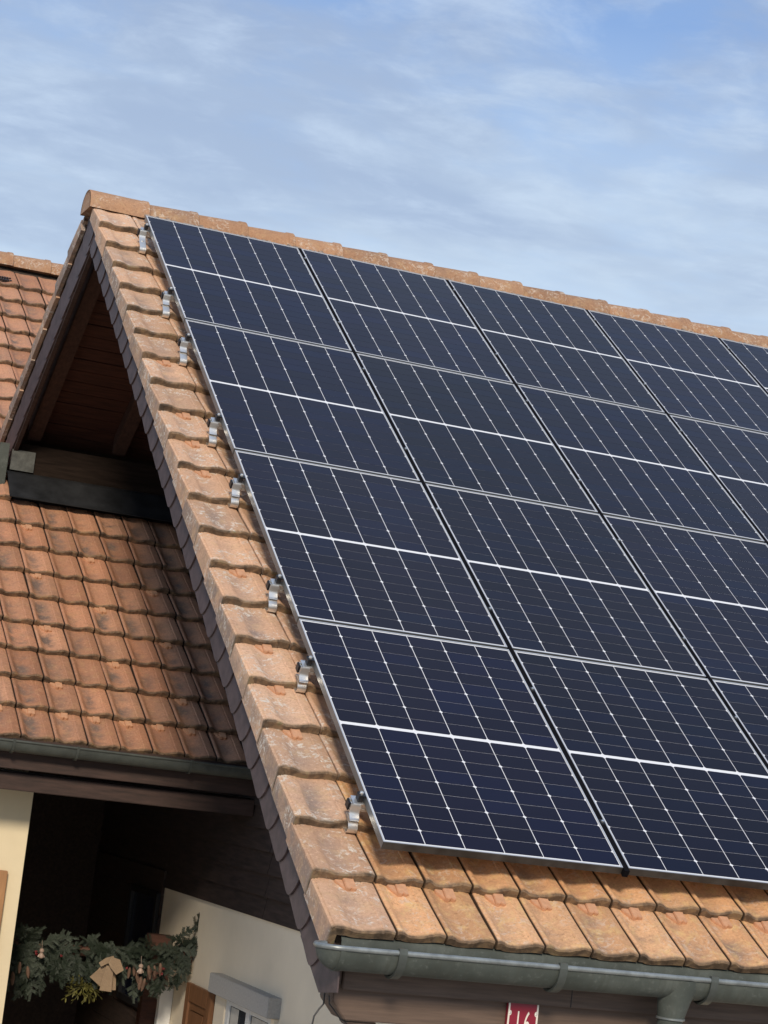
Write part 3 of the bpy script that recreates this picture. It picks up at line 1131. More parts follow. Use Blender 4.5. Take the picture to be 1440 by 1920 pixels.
# outlet funnel and swan-neck pipe
of = B()
secs = [(1.252, GY - .004, -4.345, 0.090, 0.088), (1.250, GY - .004, -4.378, 0.086, 0.085), (1.243, GY, -4.43, 0.070, 0.072), (1.236, GY + .004, -4.502, 0.057, 0.057),
        (1.236, GY + .004, -4.512, 0.0565, 0.0565)]
vs, fs = [], []
sg = 20
for (cx_, cy_, cz_, rx, ry) in secs:
    for k in range(sg):
        a = 2 * math.pi * k / sg
        vs.append((cx_ + rx * math.cos(a), cy_ + ry * math.sin(a), cz_))
for j in range(len(secs) - 1):
    for k in range(sg):
        k2 = (k + 1) % sg
        fs.append((j * sg + k, (j + 1) * sg + k, (j + 1) * sg + k2, j * sg + k2))
of.add(vs, fs)
outl = of.obj('outlet', M_ZINC, gut, smooth=True, angle=50)
dp = B()
dp.tube([(1.236, GY + .004, -4.505), (1.238, GY + .02, -4.60), (1.24, GY + 0.35, -4.95), (1.245, -5.32, -5.25), (1.245, -5.29, -5.45), (1.245, -5.29, GROUND_Z)], 0.053, 18)
dp.obj('downpipe', M_ZINC, house, smooth=True, angle=60)
rg = B().lathe([(0.056, -0.006), (0.0605, -0.003), (0.0605, 0.003), (0.056, 0.006)], 20, Matrix.Translation((1.236, GY + .004, -4.508)))
rg.obj('pipe_collar', M_ZINCL, gut, smooth=True)

f1 = B().box(-0.172, XR, -5.90, -5.872, -4.512, -4.27)
f1.obj('fascia_board', M_WOODF, house, bevel=0.003)
B().box(-0.222, -0.176, -5.888, -5.862, -4.500, -4.27).obj('fascia_end', M_WOODF, house, bevel=0.002)
B().box(0.842, 0.845, -5.9015, -5.89, -4.511, -4.40).obj('fascia_joint', M_BLACK, house)
bm_ = B().prism([(-0.190, -4.40), (-0.190, -4.566), (-0.128, -4.637), (XR, -4.637), (XR, -4.40)], 'y', -5.852, -5.70)
bm_.obj('eave_beam', M_WOODB, house, bevel=0.004)
# soffit slab between the eave beam and the wall, the wall plate under it
B().prism([(-5.69, -4.34), (-5.19, -4.00), (-5.19, -3.96), (-5.69, -4.30)], 'x', -0.12, XR).obj('eave_soffit', M_WOODD, house)
# carved end of the cantilevered purlin under the beam
B().prism([(-5.84, -4.640), (-5.72, -4.640), (-5.73, -4.658), (-5.80, -4.664), (-5.835, -4.655)], 'x', -0.105, 0.02).obj('corbel_beam', M_WOODF, house, bevel=0.006)

# ------------------------------------------------------------------ left house
wing = empty('house', (-1.2, 2.5, GROUND_Z), 'lower neighbouring house with bare sooty terracotta roof left of the slate verge', 'house')
lroof = B()
q0, q1 = LP(0, 0.25, -0.065), LP(0, 22.6, -0.065)
q2, q3 = LP(0, 22.5, -0.13), LP(0, 0.25, -0.13)
lroof.prism([(q0.y, q0.z), (q1.y, q1.z), (q2.y, q2.z), (q3.y, q3.z)], 'x', -3.2, XW - 0.005)
bt = LP(0, 22.6, -0.065)
lroof.prism([(bt.y + 0.004, bt.z), (bt.y + 5, bt.z - 3.4), (bt.y + 5, bt.z - 3.5), (bt.y + 0.004, bt.z - 0.1)], 'x', -3.2, 5.0)
q4, q5 = LP(0, 9.6, -0.065), LP(0, 9.6, -0.13)
lroof_o = lroof.obj('roof', M_DECK, wing)
for r_ in range(22):
    for c in range(-3, 9):
        if r_ >= 9 and (c > 6 or (c > 0 and r_ < 12) or (c >= 3 and r_ < 15)):
            continue
        p = LP(c + 0.5, r_ + 0.5)
        if not in_view(p, 70, 80):
            continue
        if r_ < 9 and p.x > XW - 0.02:
            continue
        M = Matrix.Translation(LP(c, r_ + rnd.uniform(-.014, .014)) + Vector((rnd.uniform(-.002, .002), 0, rnd.uniform(-.002, .003)))) @ BASL @ tilt_m()
        if r_ == 21 and c == 2:
            vt = place('vent_tile', rnd.choice(TILEL), M, lroof_o)
            for iy, zz_ in ((0.16, -0.010), (0.085, -0.010)):
                sl = B()
                for ix in range(5):
                    hgt = 0.017 - abs(ix - 2) * 0.003
                    x_ = 0.035 + ix * 0.024
                    sl.box(x_, x_ + 0.018, iy - hgt, iy + hgt, -0.03, 0.003)
                sl.obj('vent_slot', M_BLACK, vt, M)
        else:
            place('roof_tile', rnd.choice(TILEL), M, lroof_o)
LSTOP = [(1, 8), (3, 7), (1, 6), (5, 6), (3, 5), (1, 4), (5, 4), (3, 3), (1, 2), (5, 2)] + [(c, 1) for c in range(-2, 8)]
for (c, r_) in LSTOP:
    M = Matrix.Translation(LP(c + 0.44 + rnd.uniform(-.02, .02), r_ - 0.045, -0.043)) @ BASL @ Matrix.Rotation(rnd.uniform(-.08, .08), 4, 'Z')
    place('snow_stop', STOP, M, lroof_o)
lr = LP(0, 22.42, 0)
CAPL = cap_mesh('ridge_tile')
for k in range(9):
    x = -1.30 + 0.37 * k - 0.02
    place('ridge_tile', CAP, Matrix.Translation((x, lr.y + 0.10, lr.z - 0.035)) @ Matrix.Rotation(rnd.uniform(-.01, .01), 4, 'X'), lroof_o)

gutl = gutter(wing, -2.5, XW - 0.01, -0.545, -3.690, 0.062, M_ZINCD, M_ZINCD, False, 0.0085, 10)
for x in (-1.15, -0.515, -0.10, 0.66):
    bracket(gutl, x, -0.545, -3.690, 0.062, 0.016, M_ZINCD, 0.004, 0.05, 0.016)
B().box(-2.5, XW - 0.01, -0.475, -0.45, -3.862, -3.66).obj('fascia_board', M_WOODD, wing, bevel=0.003)
B().box(-2.5, XW - 0.01, -0.40, -0.30, -3.998, -3.890).obj('eave_beam', M_WOODD, wing, bevel=0.004)
B().box(-2.5, XW - 0.01, -0.30, 0.10, -3.895, -3.88).obj('eave_soffit', M_WOODD, wing)
# pillar / front wall of the left house and the dark passage behind it
pw = B()
pw.box(-2.5, -0.215, 0.0, 0.25, GROUND_Z, -3.90)
pw.box(-0.55, -0.2155, 0.25, 3.6, GROUND_Z, -3.45)
wl = pw.obj('wall', M_STUCCOL, wing)
B().box(-2.5, XW, 3.6, 3.8, GROUND_Z, -1.0).obj('passage_wall', M_SIDING, wing)
B().box(-0.215, XW, 0.03, 0.14, -4.0, -3.885).obj('lintel_beam', M_WOODD, wing, bevel=0.004)
LSM = Matrix.Translation((-0.90, -0.006, -4.530))
shutter(wl, LSM, 0.580, 1.3, M_SHUTL)
# door posts deep in the passage
B().box(1.02, 1.195, 1.10, 1.2, -6.6, -4.95).obj('door_post', M_WOODR, wing, bevel=0.004)
B().box(1.10, 1.196, 0.93, 0.99, -6.6, -5.30).obj('door_frame', M_WHITE, wing, bevel=0.003)

# ------------------------------------------------------------------ solar panels
PWD, PHT = 1.1190, 1.7140
PU, PV = 1.1465, 1.7363
FT, FH = 0.0065, 0.035
CP, HQ, MIDG = 0.1835, 0.0925, 0.0205
SHRT = 0.001


def frame_mesh():
    b = B()
    W_, H_ = PWD, PHT
    for (x0, x1, y0, y1) in ((0, FT, 0, H_), (W_ - FT, W_, 0, H_), (FT, W_ - FT, 0, FT), (FT, W_ - FT, H_ - FT, H_)):
        b.box(x0, x1, -y1, -y0, -FH, 0)
    me = b.mesh('frame', [M_FRAME, M_FRAME_SHADED])
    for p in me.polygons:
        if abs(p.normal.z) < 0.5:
            p.material_index = 1  # side faces take the shade-darkened copy of the frame metal
    return me


def laminate_mesh():
    return B().box(FT - .002, PWD - FT + .002, -PHT + FT - .002, -FT + .002, -0.012, -0.0022).mesh('backsheet', M_SHEET)


def cell_mesh():
    """half-cut cell with two cut corners on its lower side"""
    w_, h_ = CP - 0.0042, HQ - 0.0019
    ch = 0.0080
    pts = [(-w_ / 2, h_ / 2), (-w_ / 2, -h_ / 2 + ch), (-w_ / 2 + ch, -h_ / 2), (w_ / 2 - ch, -h_ / 2), (w_ / 2, -h_ / 2 + ch), (w_ / 2, h_ / 2)]
    return B().prism(pts, 'z', -0.0026, -0.0014).mesh('solar_cell', M_CELL)


ME_F, ME_L, ME_C = frame_mesh(), laminate_mesh(), cell_mesh()
ME_GAP_SHADE = B().box(PWD + .0015, PU - .0015, -PV + .001, 0, -0.034, -0.0008).mesh('gap_shade', M_GAP_SHADE)  # added strip, its black stands in for the shade in the gap
ME_SIDE_SHADE = B().box(0.0005, PWD - .0005, -PHT - 0.0022, -PHT - 0.0002, -0.036, -0.0035).mesh('lower_side_shade', M_SIDE_SHADE)  # added strip, its black stands in for the frame's unlit lower side
ROTZ = Matrix.Rotation(math.pi, 4, 'Z')
ROWN = ['top row', 'second row', 'third row', 'bottom row']
COLN = ['first from the slate verge', 'second from the slate verge', 'third from the slate verge', 'fourth from the slate verge', 'fifth from the slate verge']
for j in range(4):
    for i in range(5):
        u0, v0 = i * PU + (1.134 - PWD) / 2, j * PV + (1.722 - PHT) / 2
        u1, v1 = u0 + PWD, v0 + PHT
        # keep a panel when any bit of its face is inside the photograph
        vis = any(in_view(FP(u0 + PWD * a / 10, v0 + PHT * bq / 10), 4, 4) for a in range(11) for bq in range(11))
        if not vis:
            continue
        MP = Matrix.Translation(FP(u0 + rnd.uniform(-.0008, .0008), v0 + rnd.uniform(-.0008, .0008), rnd.uniform(-.001, .001))) @ BASF @ Matrix.Rotation(rnd.uniform(-.0006, .0006), 4, 'Y') @ Matrix.Rotation(rnd.uniform(-.0006, .0006), 4, 'X')
        p = bpy.data.objects.new('solar_panel', None)
        link(p, MP)
        setp(p, 'dark solar panel in the %s below the ridge, %s' % (ROWN[j], COLN[i]), 'solar panel', 'solar panels on the roof')
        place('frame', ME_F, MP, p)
        place('backsheet', ME_L, MP, p)
        if i < 4:
            place('gap_shade', ME_GAP_SHADE, MP, p)
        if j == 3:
            place('lower_side_shade', ME_SIDE_SHADE, MP, p)
        tint = rnd.uniform(0.85, 1.2)
        blue = rnd.choice((0.85, 0.95, 1.05, 1.2))
        x_off = (PWD - 6 * CP) / 2
        for h in range(2):
            for k in range(9):
                if h == 0:
                    yc = PHT / 2 - MIDG / 2 - (9 - k - 0.5) * HQ
                    flip = (k % 2 == 1)
                else:
                    yc = PHT / 2 + MIDG / 2 + (k + 0.5) * HQ
                    flip = (k % 2 == 0)
                # cut corners meet at the lines one, three, five ... half cells from the outer ends
                if h == 1:
                    flip = (k % 2 == 0)
                    flip = not flip
                    flip = not flip
                low_corner = (k % 2 == 0) if h == 0 else (k % 2 == 1)
                for c in range(6):
                    Mc = MP @ Matrix.Translation((x_off + CP * (c + 0.5), -yc, 0))
                    if not low_corner:
                        Mc = Mc @ ROTZ
                    co = place('solar_cell', ME_C, Mc, p)
                    q = tint * rnd.uniform(0.90, 1.10)
                    co.color = (q, q, q * blue * rnd.uniform(0.95, 1.10), 1)

# ------------------------------------------------------------------ mounting rails with hooks and clamps
RAILV = [0.205, 1.285, 1.990, 3.067, 3.787, 4.832, 5.566, 6.610]
EDGEK = [20, 17, 15, 12, 10, 7, 5, 2]
TXT = ['topmost aluminium mounting rail, its hook just under the ridge tiles',
       'second aluminium mounting rail from the ridge, hook at the foot of the top panel',
       'third aluminium mounting rail from the ridge, hook at the head of the second panel',
       'fourth aluminium mounting rail from the ridge, hook at the foot of the second panel',
       'fifth aluminium mounting rail from the ridge, hook at the head of the third panel',
       'sixth aluminium mounting rail from the ridge, hook at the foot of the third panel',
       'seventh aluminium mounting rail from the ridge, hook at the head of the bottom panel',
       'lowest aluminium mounting rail, its hook nearest to the gutter']
rail_b = B()
pr = [(-0.020, -0.076), (0.020, -0.076), (0.020, -0.064), (0.014, -0.062), (0.014, -0.056), (0.020, -0.054), (0.020, -0.038), (0.007, -0.038), (0.007, -0.046), (-0.007, -0.046), (-0.007, -0.038), (-0.020, -0.038), (-0.020, -0.054), (-0.014, -0.056), (-0.014, -0.062), (-0.020, -0.064)]
rail_b.prism(pr, 'x', -0.052, 5.72)
ME_RAIL = rail_b.mesh('rail', M_ALU)
ME_CAP = B().box(-0.062, -0.052, -0.0205, 0.0205, -0.0765, -0.0375).mesh('end_cap', M_BLACK, bevel=0.003)
ec = B()
ec.box(-0.026, -0.003, -0.018, 0.018, -0.037, -0.004)
ec.prism([(-0.026, -0.004), (0.007, -0.004), (0.007, 0.001), (-0.020, 0.003), (-0.026, 0.0)], 'y', -0.018, 0.018)
ME_EC = ec.mesh('end_clamp', M_BLACK, bevel=0.002)
bo = B().lathe([(0.0085, 0.002), (0.0085, 0.010), (0.007, 0.012), (0.004, 0.012), (0.0035, 0.008)], 10, Matrix.Translation((-0.013, 0.0, 0.0)))
ME_BOLT = bo.mesh('bolt', M_STEEL, smooth=True)
mc = B()
mc.box(-0.0085, 0.0085, -0.019, 0.019, -0.036, 0.0015)
mc.box(-0.0125, 0.0125, -0.016, 0.016, 0.0015, 0.0040)
mc.lathe([(0.006, 0.004), (0.006, 0.009), (0.0035, 0.0095)], 8)
ME_MC = mc.mesh('mid_clamp', M_BLACK, bevel=0.001)
ME_MB = B().lathe([(0.0065, 0.003), (0.0065, 0.010), (0.004, 0.011)], 8).mesh('bolt', M_STEEL, smooth=True)
sc_ = B()
sc_.box(-0.046, -0.001, -0.030, 0.030, -0.036, -0.031)
sc_.box(-0.046, -0.001, -0.026, -0.021, -0.085, -0.036)
sc_.box(-0.043, -0.004, -0.034, -0.026, -0.066, -0.050)
sc_.box(-0.044, -0.002, 0.022, 0.028, -0.074, -0.031)
ME_SC = sc_.mesh('rail_block', M_ALU, bevel=0.0015)
for i in range(8):
    v = RAILV[i]
    MR = Matrix.Translation(FP(0, v, 0)) @ BASF
    ro = bpy.data.objects.new('mounting_rail', None)
    link(ro, MR)
    setp(ro, TXT[i], 'mounting rail', 'mounting rails under the panels')
    place('rail', ME_RAIL, MR, ro)
    place('end_cap', ME_CAP, MR, ro)
    e_ = place('end_clamp', ME_EC, MR, ro)
    place('bolt', ME_BOLT, MR, e_)
    place('rail_block', ME_SC, MR, ro)
    for cgap in range(4):
        if in_view(FP(PU * (cgap + 1), v), 20, 20):
            MM = MR @ Matrix.Translation((PU * (cgap + 1) - (PU - 1.134) / 2, 0, 0))
            place('bolt', ME_MB, MM, place('mid_clamp', ME_MC, MM, ro))
    # hook strap from under the tile edge up to the rail: y up the slope measured from the rail
    e0 = v - (V0 - GAUGE * EDGEK[i])            # tile edge lies this far up (+) or down (-) the slope from the rail
    st = [(e0 + 0.05, -0.150), (e0 - 0.010, -0.152), (e0 - 0.036, -0.148), (e0 - 0.044, -0.138), (e0 - 0.042, -0.122), (e0 - 0.026, -0.108),
          (e0 + 0.030, -0.094), (-0.070, -0.086), (-0.045, -0.078), (-0.034, -0.062), (-0.0335, -0.040), (-0.030, -0.034)]
    sb = B().sheet(st, 'x', -0.056, -0.012, 0.005)
    hk = sb.obj('roof_hook', M_STEEL, ro, MR, smooth=True, angle=50)
    hb = B().lathe([(0.008, -0.002), (0.008, 0.005), (0.005, 0.006), (0.004, 0.002)], 8, Matrix.Translation((-0.034, e0 + 0.035, -0.090)))
    hb.obj('bolt', M_ALU, hk, MR, smooth=True)

# ------------------------------------------------------------------ house number
SX, SZ, SY = 0.641, -4.585, -5.873
sign = empty('house_number_sign', (SX, SY, SZ - 0.075), 'red enamel house number plate reading 16 with white edges, on the brown eave beam', 'sign')
SW, SH = 0.140, 0.150
pl = B().box(-SW / 2, SW / 2, -0.004, 0.016, -SH / 2, SH / 2)
MS = Matrix.Translation((SX, SY, SZ))
pl.obj('plate', M_RED, sign, MS, bevel=0.002)
ed = B()
for s in (-1, 1):
    ed.box(min(s * (SW / 2 - .009), s * (SW / 2 - .0015)), max(s * (SW / 2 - .009), s * (SW / 2 - .0015)), -0.0055, -0.0035, -SH / 2 + .001, SH / 2 - .001)
    for zc in (0.032, -0.032):
        pts = [(s * (SW / 2 - .0089) - s * 0.0085 * math.sin(math.pi * k / 8), zc + 0.011 * math.cos(math.pi * k / 8)) for k in range(9)]
        ed.prism(pts, 'y', -0.0054, -0.0036)
ed.obj('white_edge', M_SIGNW, sign, MS)
for s in (-1, 1):
    B().lathe([(0.004, 0.0), (0.004, 0.002), (0.002, 0.003)], 8, MS @ Matrix.Translation((s * (SW / 2 - .0105), -0.0055, 0.032)) @ Matrix.Rotation(R(90), 4, 'X')).obj('screw', M_ALU, sign)


def digit(name, ch, x):
    cu = bpy.data.curves.new(name, 'FONT')
    cu.body = ch
    cu.size = 0.135
    cu.extrude = 0.0006
    cu.align_x = 'CENTER'
    tmp = bpy.data.objects.new(name, cu)
    COL.objects.link(tmp)
    dg = bpy.context.evaluated_depsgraph_get()
    me = bpy.data.meshes.new_from_object(tmp.evaluated_get(dg))
    COL.objects.unlink(tmp)
    bpy.data.objects.remove(tmp)
    me.materials.clear()
    me.materials.append(M_SIGNW)
    M = MS @ Matrix.Translation((x, -0.0048, -0.052)) @ Matrix.Rotation(R(90), 4, 'X') @ Matrix.Diagonal((0.46, 1.0, 1.0, 1.0))
    place(name, me, M, sign)


digit('numeral', '1', -0.021)
digit('numeral', '6', 0.021)

# ------------------------------------------------------------------ cable hanging from the end of the eave
cb = empty('cable', (-0.16, -5.75, -4.9), 'thin black cable hanging from the slate-clad verge corner beside the eave beam', 'cable')
c1 = B().tube([(-0.205, -5.80, -4.49), (-0.207, -5.80, -4.55), (-0.206, -5.80, -4.585), (-0.222, -5.80, -4.605), (-0.240, -5.80, -4.635), (-0.248, -5.80, -4.70), (-0.247, -5.79, -4.9)], 0.0036, 6)
c1.obj('wire', M_CABLE, cb, smooth=True)
c2 = B().tube([(-0.207, -5.853, -4.545), (-0.205, -5.858, -4.575), (-0.185, -5.858, -4.596), (-0.150, -5.858, -4.632), (-0.122, -5.85, -4.645)], 0.0030, 6)
c2.obj('wire', M_CABLE, cb, smooth=True)

# ------------------------------------------------------------------ Christmas garland across the passage
GYY = 0.60
gar = empty('garland', (0.5, GYY, -5.1), 'fir branch garland with cones and red berries hung across the dark passage', 'garland')


def sprig_mesh(seed, L=0.17):
    r = random.Random(seed)
    b = B()
    bend = r.uniform(-.25, .25)

    def axis(t):
        return Vector((bend * t * t * L, L * t, -0.10 * t * t * L))
    b.tube([axis(0), axis(.33), axis(.66), axis(1.0)], [0.0030, 0.0026, 0.002, 0.0012], 4)
    n = 46
    for i in range(n):
        t = 0.05 + 0.95 * i / n
        p = axis(t)
        for s in (-1, 1):
            a = s * r.uniform(0.75, 1.25)
            ln = r.uniform(0.018, 0.026) * (1 - 0.35 * t)
            up = r.uniform(-0.1, 0.55)
            d = Vector((math.sin(a), math.cos(a) * 0.75, up)).normalized()
            side = d.cross(Vector((0, 0, 1))).normalized() * 0.0017
            m_ = p + d * ln * 0.55
            b.add([p - side * .6, p + side * .6, m_ + side, p + d * ln, m_ - side], [(0, 1, 2, 3, 4)])
    # side twigs
    for s in (-1, 1):
        for t0 in (0.30, 0.55):
            p0 = axis(t0)
            dv = Vector((s * 0.75, 0.65, 0.05)).normalized()
            l2 = L * 0.42 * (1.1 - t0)
            b.tube([p0, p0 + dv * l2], [0.002, 0.001], 4)
            for i in range(14):
                q = p0 + dv * l2 * (i + 1) / 14
                for s2 in (-1, 1):
                    pe = Vector((-dv.y, dv.x, 0)) * s2
                    d = (pe * 0.85 + dv * 0.5 + Vector((0, 0, r.uniform(-.1, .4)))).normalized()
                    ln = r.uniform(0.013, 0.020)
                    side = d.cross(Vector((0, 0, 1))).normalized() * 0.0016
                    m_ = q + d * ln * 0.55
                    b.add([q - side * .6, q + side * .6, m_ + side, q + d * ln, m_ - side], [(0, 1, 2, 3, 4)])
    return b.mesh('fir_sprig', M_FIR, fix=False)


SPR = [sprig_mesh(i, 0.15 + 0.02 * (i % 3)) for i in range(5)]


def gpath(t):
    """centre line of the garland, t from 0 at the pillar to 1 at the gable wall"""
    x = -0.16 + 1.33 * t
    z = -5.045 - 0.030 * math.sin(math.pi * t) + 0.09 * t ** 3
    return Vector((x, GYY, z))


log = B().tube([gpath(0) + Vector((-.05, 0.02, -.01)), gpath(.25) + Vector((0, .02, 0)), gpath(.5) + Vector((0, .02, 0)), gpath(.75) + Vector((0, .02, -.03)), Vector((1.19, GYY + .02, -5.06))], [0.035, 0.036, 0.035, 0.040, 0.045], 9)
log.obj('log', M_BRICKW, gar, smooth=True)
B().box(1.06, 1.185, GYY - .06, GYY + .02, -5.10, -4.99).obj('bracket_block', M_BRICKW, gar, bevel=0.008)


def sprig_at(p, d, roll, scale):
    d = d.normalized()
    zv = Vector((0, -1, 0.4)).normalized()
    xv = d.cross(zv).normalized()
    zv = xv.cross(d)
    M = Matrix((xv, d, zv)).transposed().to_4x4()
    M = Matrix.Translation(p) @ M @ Matrix.Rotation(roll, 4, 'Y') @ Matrix.Scale(scale, 4)
    place('fir_sprig', rnd.choice(SPR), M @ Matrix.Scale(1.12, 4), gar)


for i in range(128):
    t = rnd.uniform(0.0, 1.0)
    p = gpath(t) + Vector((0, rnd.uniform(-.085, .0), rnd.uniform(-.035, .07 - 0.05 * abs(t - .3))))
    kind = rnd.random()
    if kind < 0.38:       # lying along the garland
        d = Vector((rnd.choice((-1, 1, 1)) * 1.0, rnd.uniform(-.5, .1), rnd.uniform(-.45, .35)))
    elif kind < 0.46 and t < 0.9:     # rising
        d = Vector((rnd.uniform(-.9, .9), rnd.uniform(-.4, .1), rnd.uniform(.10, .35)))
    else:                 # hanging
        d = Vector((rnd.uniform(-.55, .55), rnd.uniform(-.45, .0), -1.0))
        p.z -= 0.03
    sprig_at(p, d, rnd.uniform(-.6, .6), rnd.uniform(0.8, 1.15))
for i in range(30):       # long drop at both ends
    t = rnd.choice((rnd.uniform(0, .25), rnd.uniform(.70, .96)))
    p = gpath(t) + Vector((0, rnd.uniform(-.07, .02), rnd.uniform(-.20, -.08)))
    sprig_at(p, Vector((rnd.uniform(-.35, .35), rnd.uniform(-.3, .0), -1)), rnd.uniform(-.6, .6), rnd.uniform(.75, 1.1))
for (dx, dz, dd) in ((0.99, 0.10, (0.35, -.1, .9)), (1.0, 0.09, (.8, -.1, .75)), (0.92, 0.07, (0.7, -.2, .7)), (0.95, 0.02, (1, -.3, .3)), (0.06, 0.03, (-.2, -.2, .9)), (0.12, 0.05, (.5, -.2, .55))):
    sprig_at(gpath(dx) + Vector((0, -.05, dz)), Vector(dd), rnd.uniform(-.5, .5), 0.85)


def cone_mesh():
    b = B()
    prof = []
    n = 12
    for i in range(n + 1):
        t = i / n
        r = 0.0155 * math.sin(math.pi * min(0.08 + t * 0.88, 1)) ** 0.6
        prof += [(r * 0.80, -0.085 * t), (r, -0.085 * (t + 0.045))]
    b.lathe(prof, 10)
    return b.mesh('pine_cone', M_CONE, smooth=True, angle=30)


CONE = cone_mesh()
for (t, dz) in ((0.09, -.10), (0.13, -.12), (0.03, -.15), (0.065, -.17), (0.67, -.09), (0.71, -.12), (0.735, -.16), (0.765, -.08), (0.80, -.10), (0.83, -.085), (0.76, -.17), (0.69, -.07)):
    p = gpath(t) + Vector((0, -0.10 + rnd.uniform(-.02, .02), dz + rnd.uniform(-.01, .01)))
    place('pine_cone', CONE, Matrix.Translation(p) @ Matrix.Rotation(rnd.uniform(-.25, .25), 4, 'Y') @ Matrix.Rotation(rnd.uniform(-.25, .25), 4, 'X') @ Matrix.Scale(rnd.uniform(.85, 1.1), 4), gar)
bb = B()
for q in range(5):
    v_ = Vector((rnd.uniform(-.016, .016), rnd.uniform(-.008, .008), rnd.uniform(-.012, .012)))
    bb.lathe([(0.001, -.0075), (0.005, -.0055), (0.0075, 0), (0.005, .0055), (0.001, .0075)], 8, Matrix.Translation(v_))
BER = bb.mesh('berry_cluster', M_BERRY, smooth=True, angle=80)
for (x_, z_) in ((0.055, -5.085), (0.235, -5.09), (0.53, -5.11), (0.62, -5.11), (0.70, -5.135), (0.955, -5.155), (0.62, -5.13), (0.965, -5.12), (0.06, -5.09)):
    place('berry_cluster', BER, Matrix.Translation((x_, GYY - 0.135, z_)) @ Matrix.Rotation(rnd.uniform(0, 3), 4, 'Y') @ Matrix.Scale(0.75, 4), gar)

# burlap bow
bow = empty('bow', (0.56, GYY - 0.15, -5.13), 'tan burlap bow with hanging tails, tied on the middle of the fir garland', 'bow')


def ribbon(pts, wd, th=0.004, name='ribbon_tail', y=0.0):
    """flat strip through pts in the x-z plane, widening as given"""
    b = B()
    n = len(pts)
    L_, R_ = [], []
    for i in range(n):
        a = Vector(pts[max(i - 1, 0)]); c = Vector(pts[min(i + 1, n - 1)])
        d = (c - a).normalized()
        nrm = Vector((-d.y, d.x)) * wd[i] / 2
        p = Vector(pts[i])
        L_.append(p + nrm); R_.append(p - nrm)
    poly = [tuple(p) for p in L_] + [tuple(p) for p in R_[::-1]]
    vs = [(p[0], 0.006 * math.sin(40 * p[1]), p[1]) for p in poly] + [(p[0], th + 0.006 * math.sin(40 * p[1]), p[1]) for p in poly]
    m_ = len(poly)
    fs = []
    for i in range(n - 1):
        a, b_, c, d = i, i + 1, m_ - 2 - i, m_ - 1 - i
        fs += [(a, b_, c, d), (m_ + d, m_ + c, m_ + b_, m_ + a)]
    fs += [(i, m_ + i, m_ + (i + 1) % m_, (i + 1) % m_) for i in range(m_)]
    b.add(vs, fs)
    b.obj(name, M_BURLAP, bow, Matrix.Translation((0.565, GYY - 0.165 + y, -5.130)))


ribbon([(0.0, 0.02), (-0.045, -0.06), (-0.085, -0.115)], [0.055, 0.085, 0.100], y=-0.004)
ribbon([(0.0, 0.0), (-0.005, -0.09), (-0.010, -0.17)], [0.050, 0.072, 0.085], y=-0.026)
ribbon([(0.005, 0.0), (0.035, -0.09), (0.040, -0.165)], [0.05, 0.060, 0.065], y=0.012)
ribbon([(-0.01, 0.045), (0.03, 0.02), (0.068, -0.035)], [0.045, 0.085, 0.060], y=-0.050, name='loop')
ribbon([(0.02, 0.05), (-0.03, 0.035), (-0.075, 0.005)], [0.045, 0.04, 0.03], y=-0.040, name='loop')

# mistletoe
mis = empty('mistletoe', (0.45, GYY - 0.06, -5.26), 'yellow-green mistletoe bunch hanging under the garland behind the burlap bow', 'mistletoe')


def leaf_mesh():
    b = B()
    L_, w_ = 0.038, 0.0055
    b.add([(0, 0, 0), (w_, L_ * .4, .002), (w_ * .9, L_ * .75, .001), (0, L_, -.002), (-w_ * .9, L_ * .75, .001), (-w_, L_ * .4, .002), (0, L_ * .5, -.0015)],
          [(0, 1, 6), (1, 2, 6), (2, 3, 6), (3, 4, 6), (4, 5, 6), (5, 0, 6)])
    return b.mesh('leaf', M_MIST, fix=False)


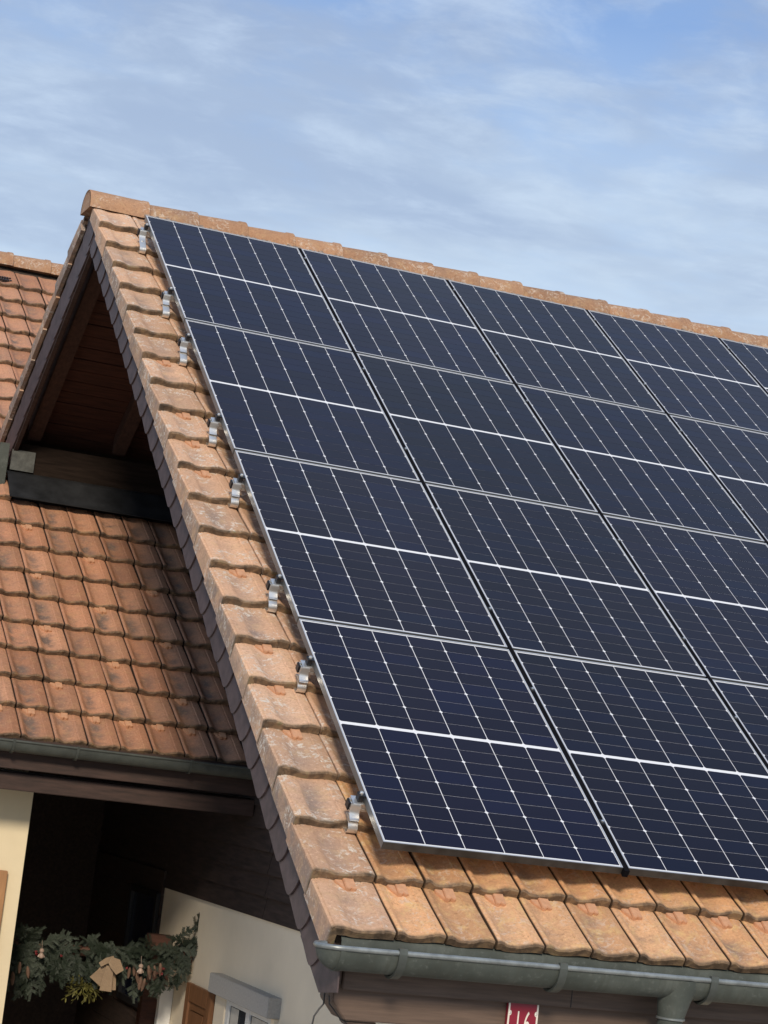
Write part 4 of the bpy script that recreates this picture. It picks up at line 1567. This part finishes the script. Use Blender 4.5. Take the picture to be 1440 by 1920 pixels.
LEAF = leaf_mesh()
tw = B()
for i in range(46):
    a, e = rnd.uniform(0, 2 * math.pi), rnd.uniform(-0.9, 0.7)
    d = Vector((math.cos(a) * math.cos(e) * 1.25, math.sin(a) * math.cos(e) * .6, math.sin(e) * 1.0))
    base = Vector((0.43, GYY - 0.05, -5.30))
    tip = base + d * rnd.uniform(0.07, 0.125)
    midp = base.lerp(tip, .5) + Vector((rnd.uniform(-.02, .02), rnd.uniform(-.02, .02), rnd.uniform(-.01, .02)))
    tw.tube([base, midp, tip], [0.0026, 0.0022, 0.0016], 5)
    for q, pp in ((0, tip), (1, midp), (2, midp.lerp(tip, .5))):
        for s in (-1, 1):
            dd = ((tip - midp).normalized() + Vector((rnd.uniform(-1, 1), rnd.uniform(-1, 1), rnd.uniform(-1, 1))) * .8).normalized()
            M = Matrix.Translation(pp) @ dd.to_track_quat('Y', 'Z').to_matrix().to_4x4() @ Matrix.Scale(rnd.uniform(.8, 1.2), 4)
            place('leaf', LEAF, M, mis)
tw.obj('twig', M_MIST, mis, smooth=True)

# two small hanging ornaments
for (x_, z_, lab) in ((0.088, -5.075, 'small pale figure ornament on a thread, at the left of the garland by the pillar'),
                      (0.795, -5.125, 'small white and pink figure ornament hanging in the garland right of the burlap bow')):
    orn = empty('ornament', (x_, GYY - 0.15, z_), lab, 'ornament', 'ornaments in the garland')
    M = Matrix.Translation((x_, GYY - 0.15, z_))
    B().lathe([(0.004, -0.046), (0.014, -0.042), (0.019, -0.028), (0.013, -0.012), (0.007, -0.006)], 12, M).obj('figure_body', M_ORN, orn, smooth=True)
    B().lathe([(0.006, -0.007), (0.0155, 0.0), (0.017, 0.010), (0.010, 0.020), (0.002, 0.023)], 12, M).obj('figure_head', M_ORN, orn, smooth=True)
    for s in (-1, 1):
        B().tube([(x_ + s * .012, GYY - .15, z_ - .02), (x_ + s * .022, GYY - .152, z_ - .036)], [0.006, 0.005], 6).obj('arm', M_ORN, orn, smooth=True)
    B().tube([(x_, GYY - .15, z_ + .022), (x_ - .003, GYY - .14, z_ + .075)], 0.0012, 4).obj('thread', M_ORN, orn)
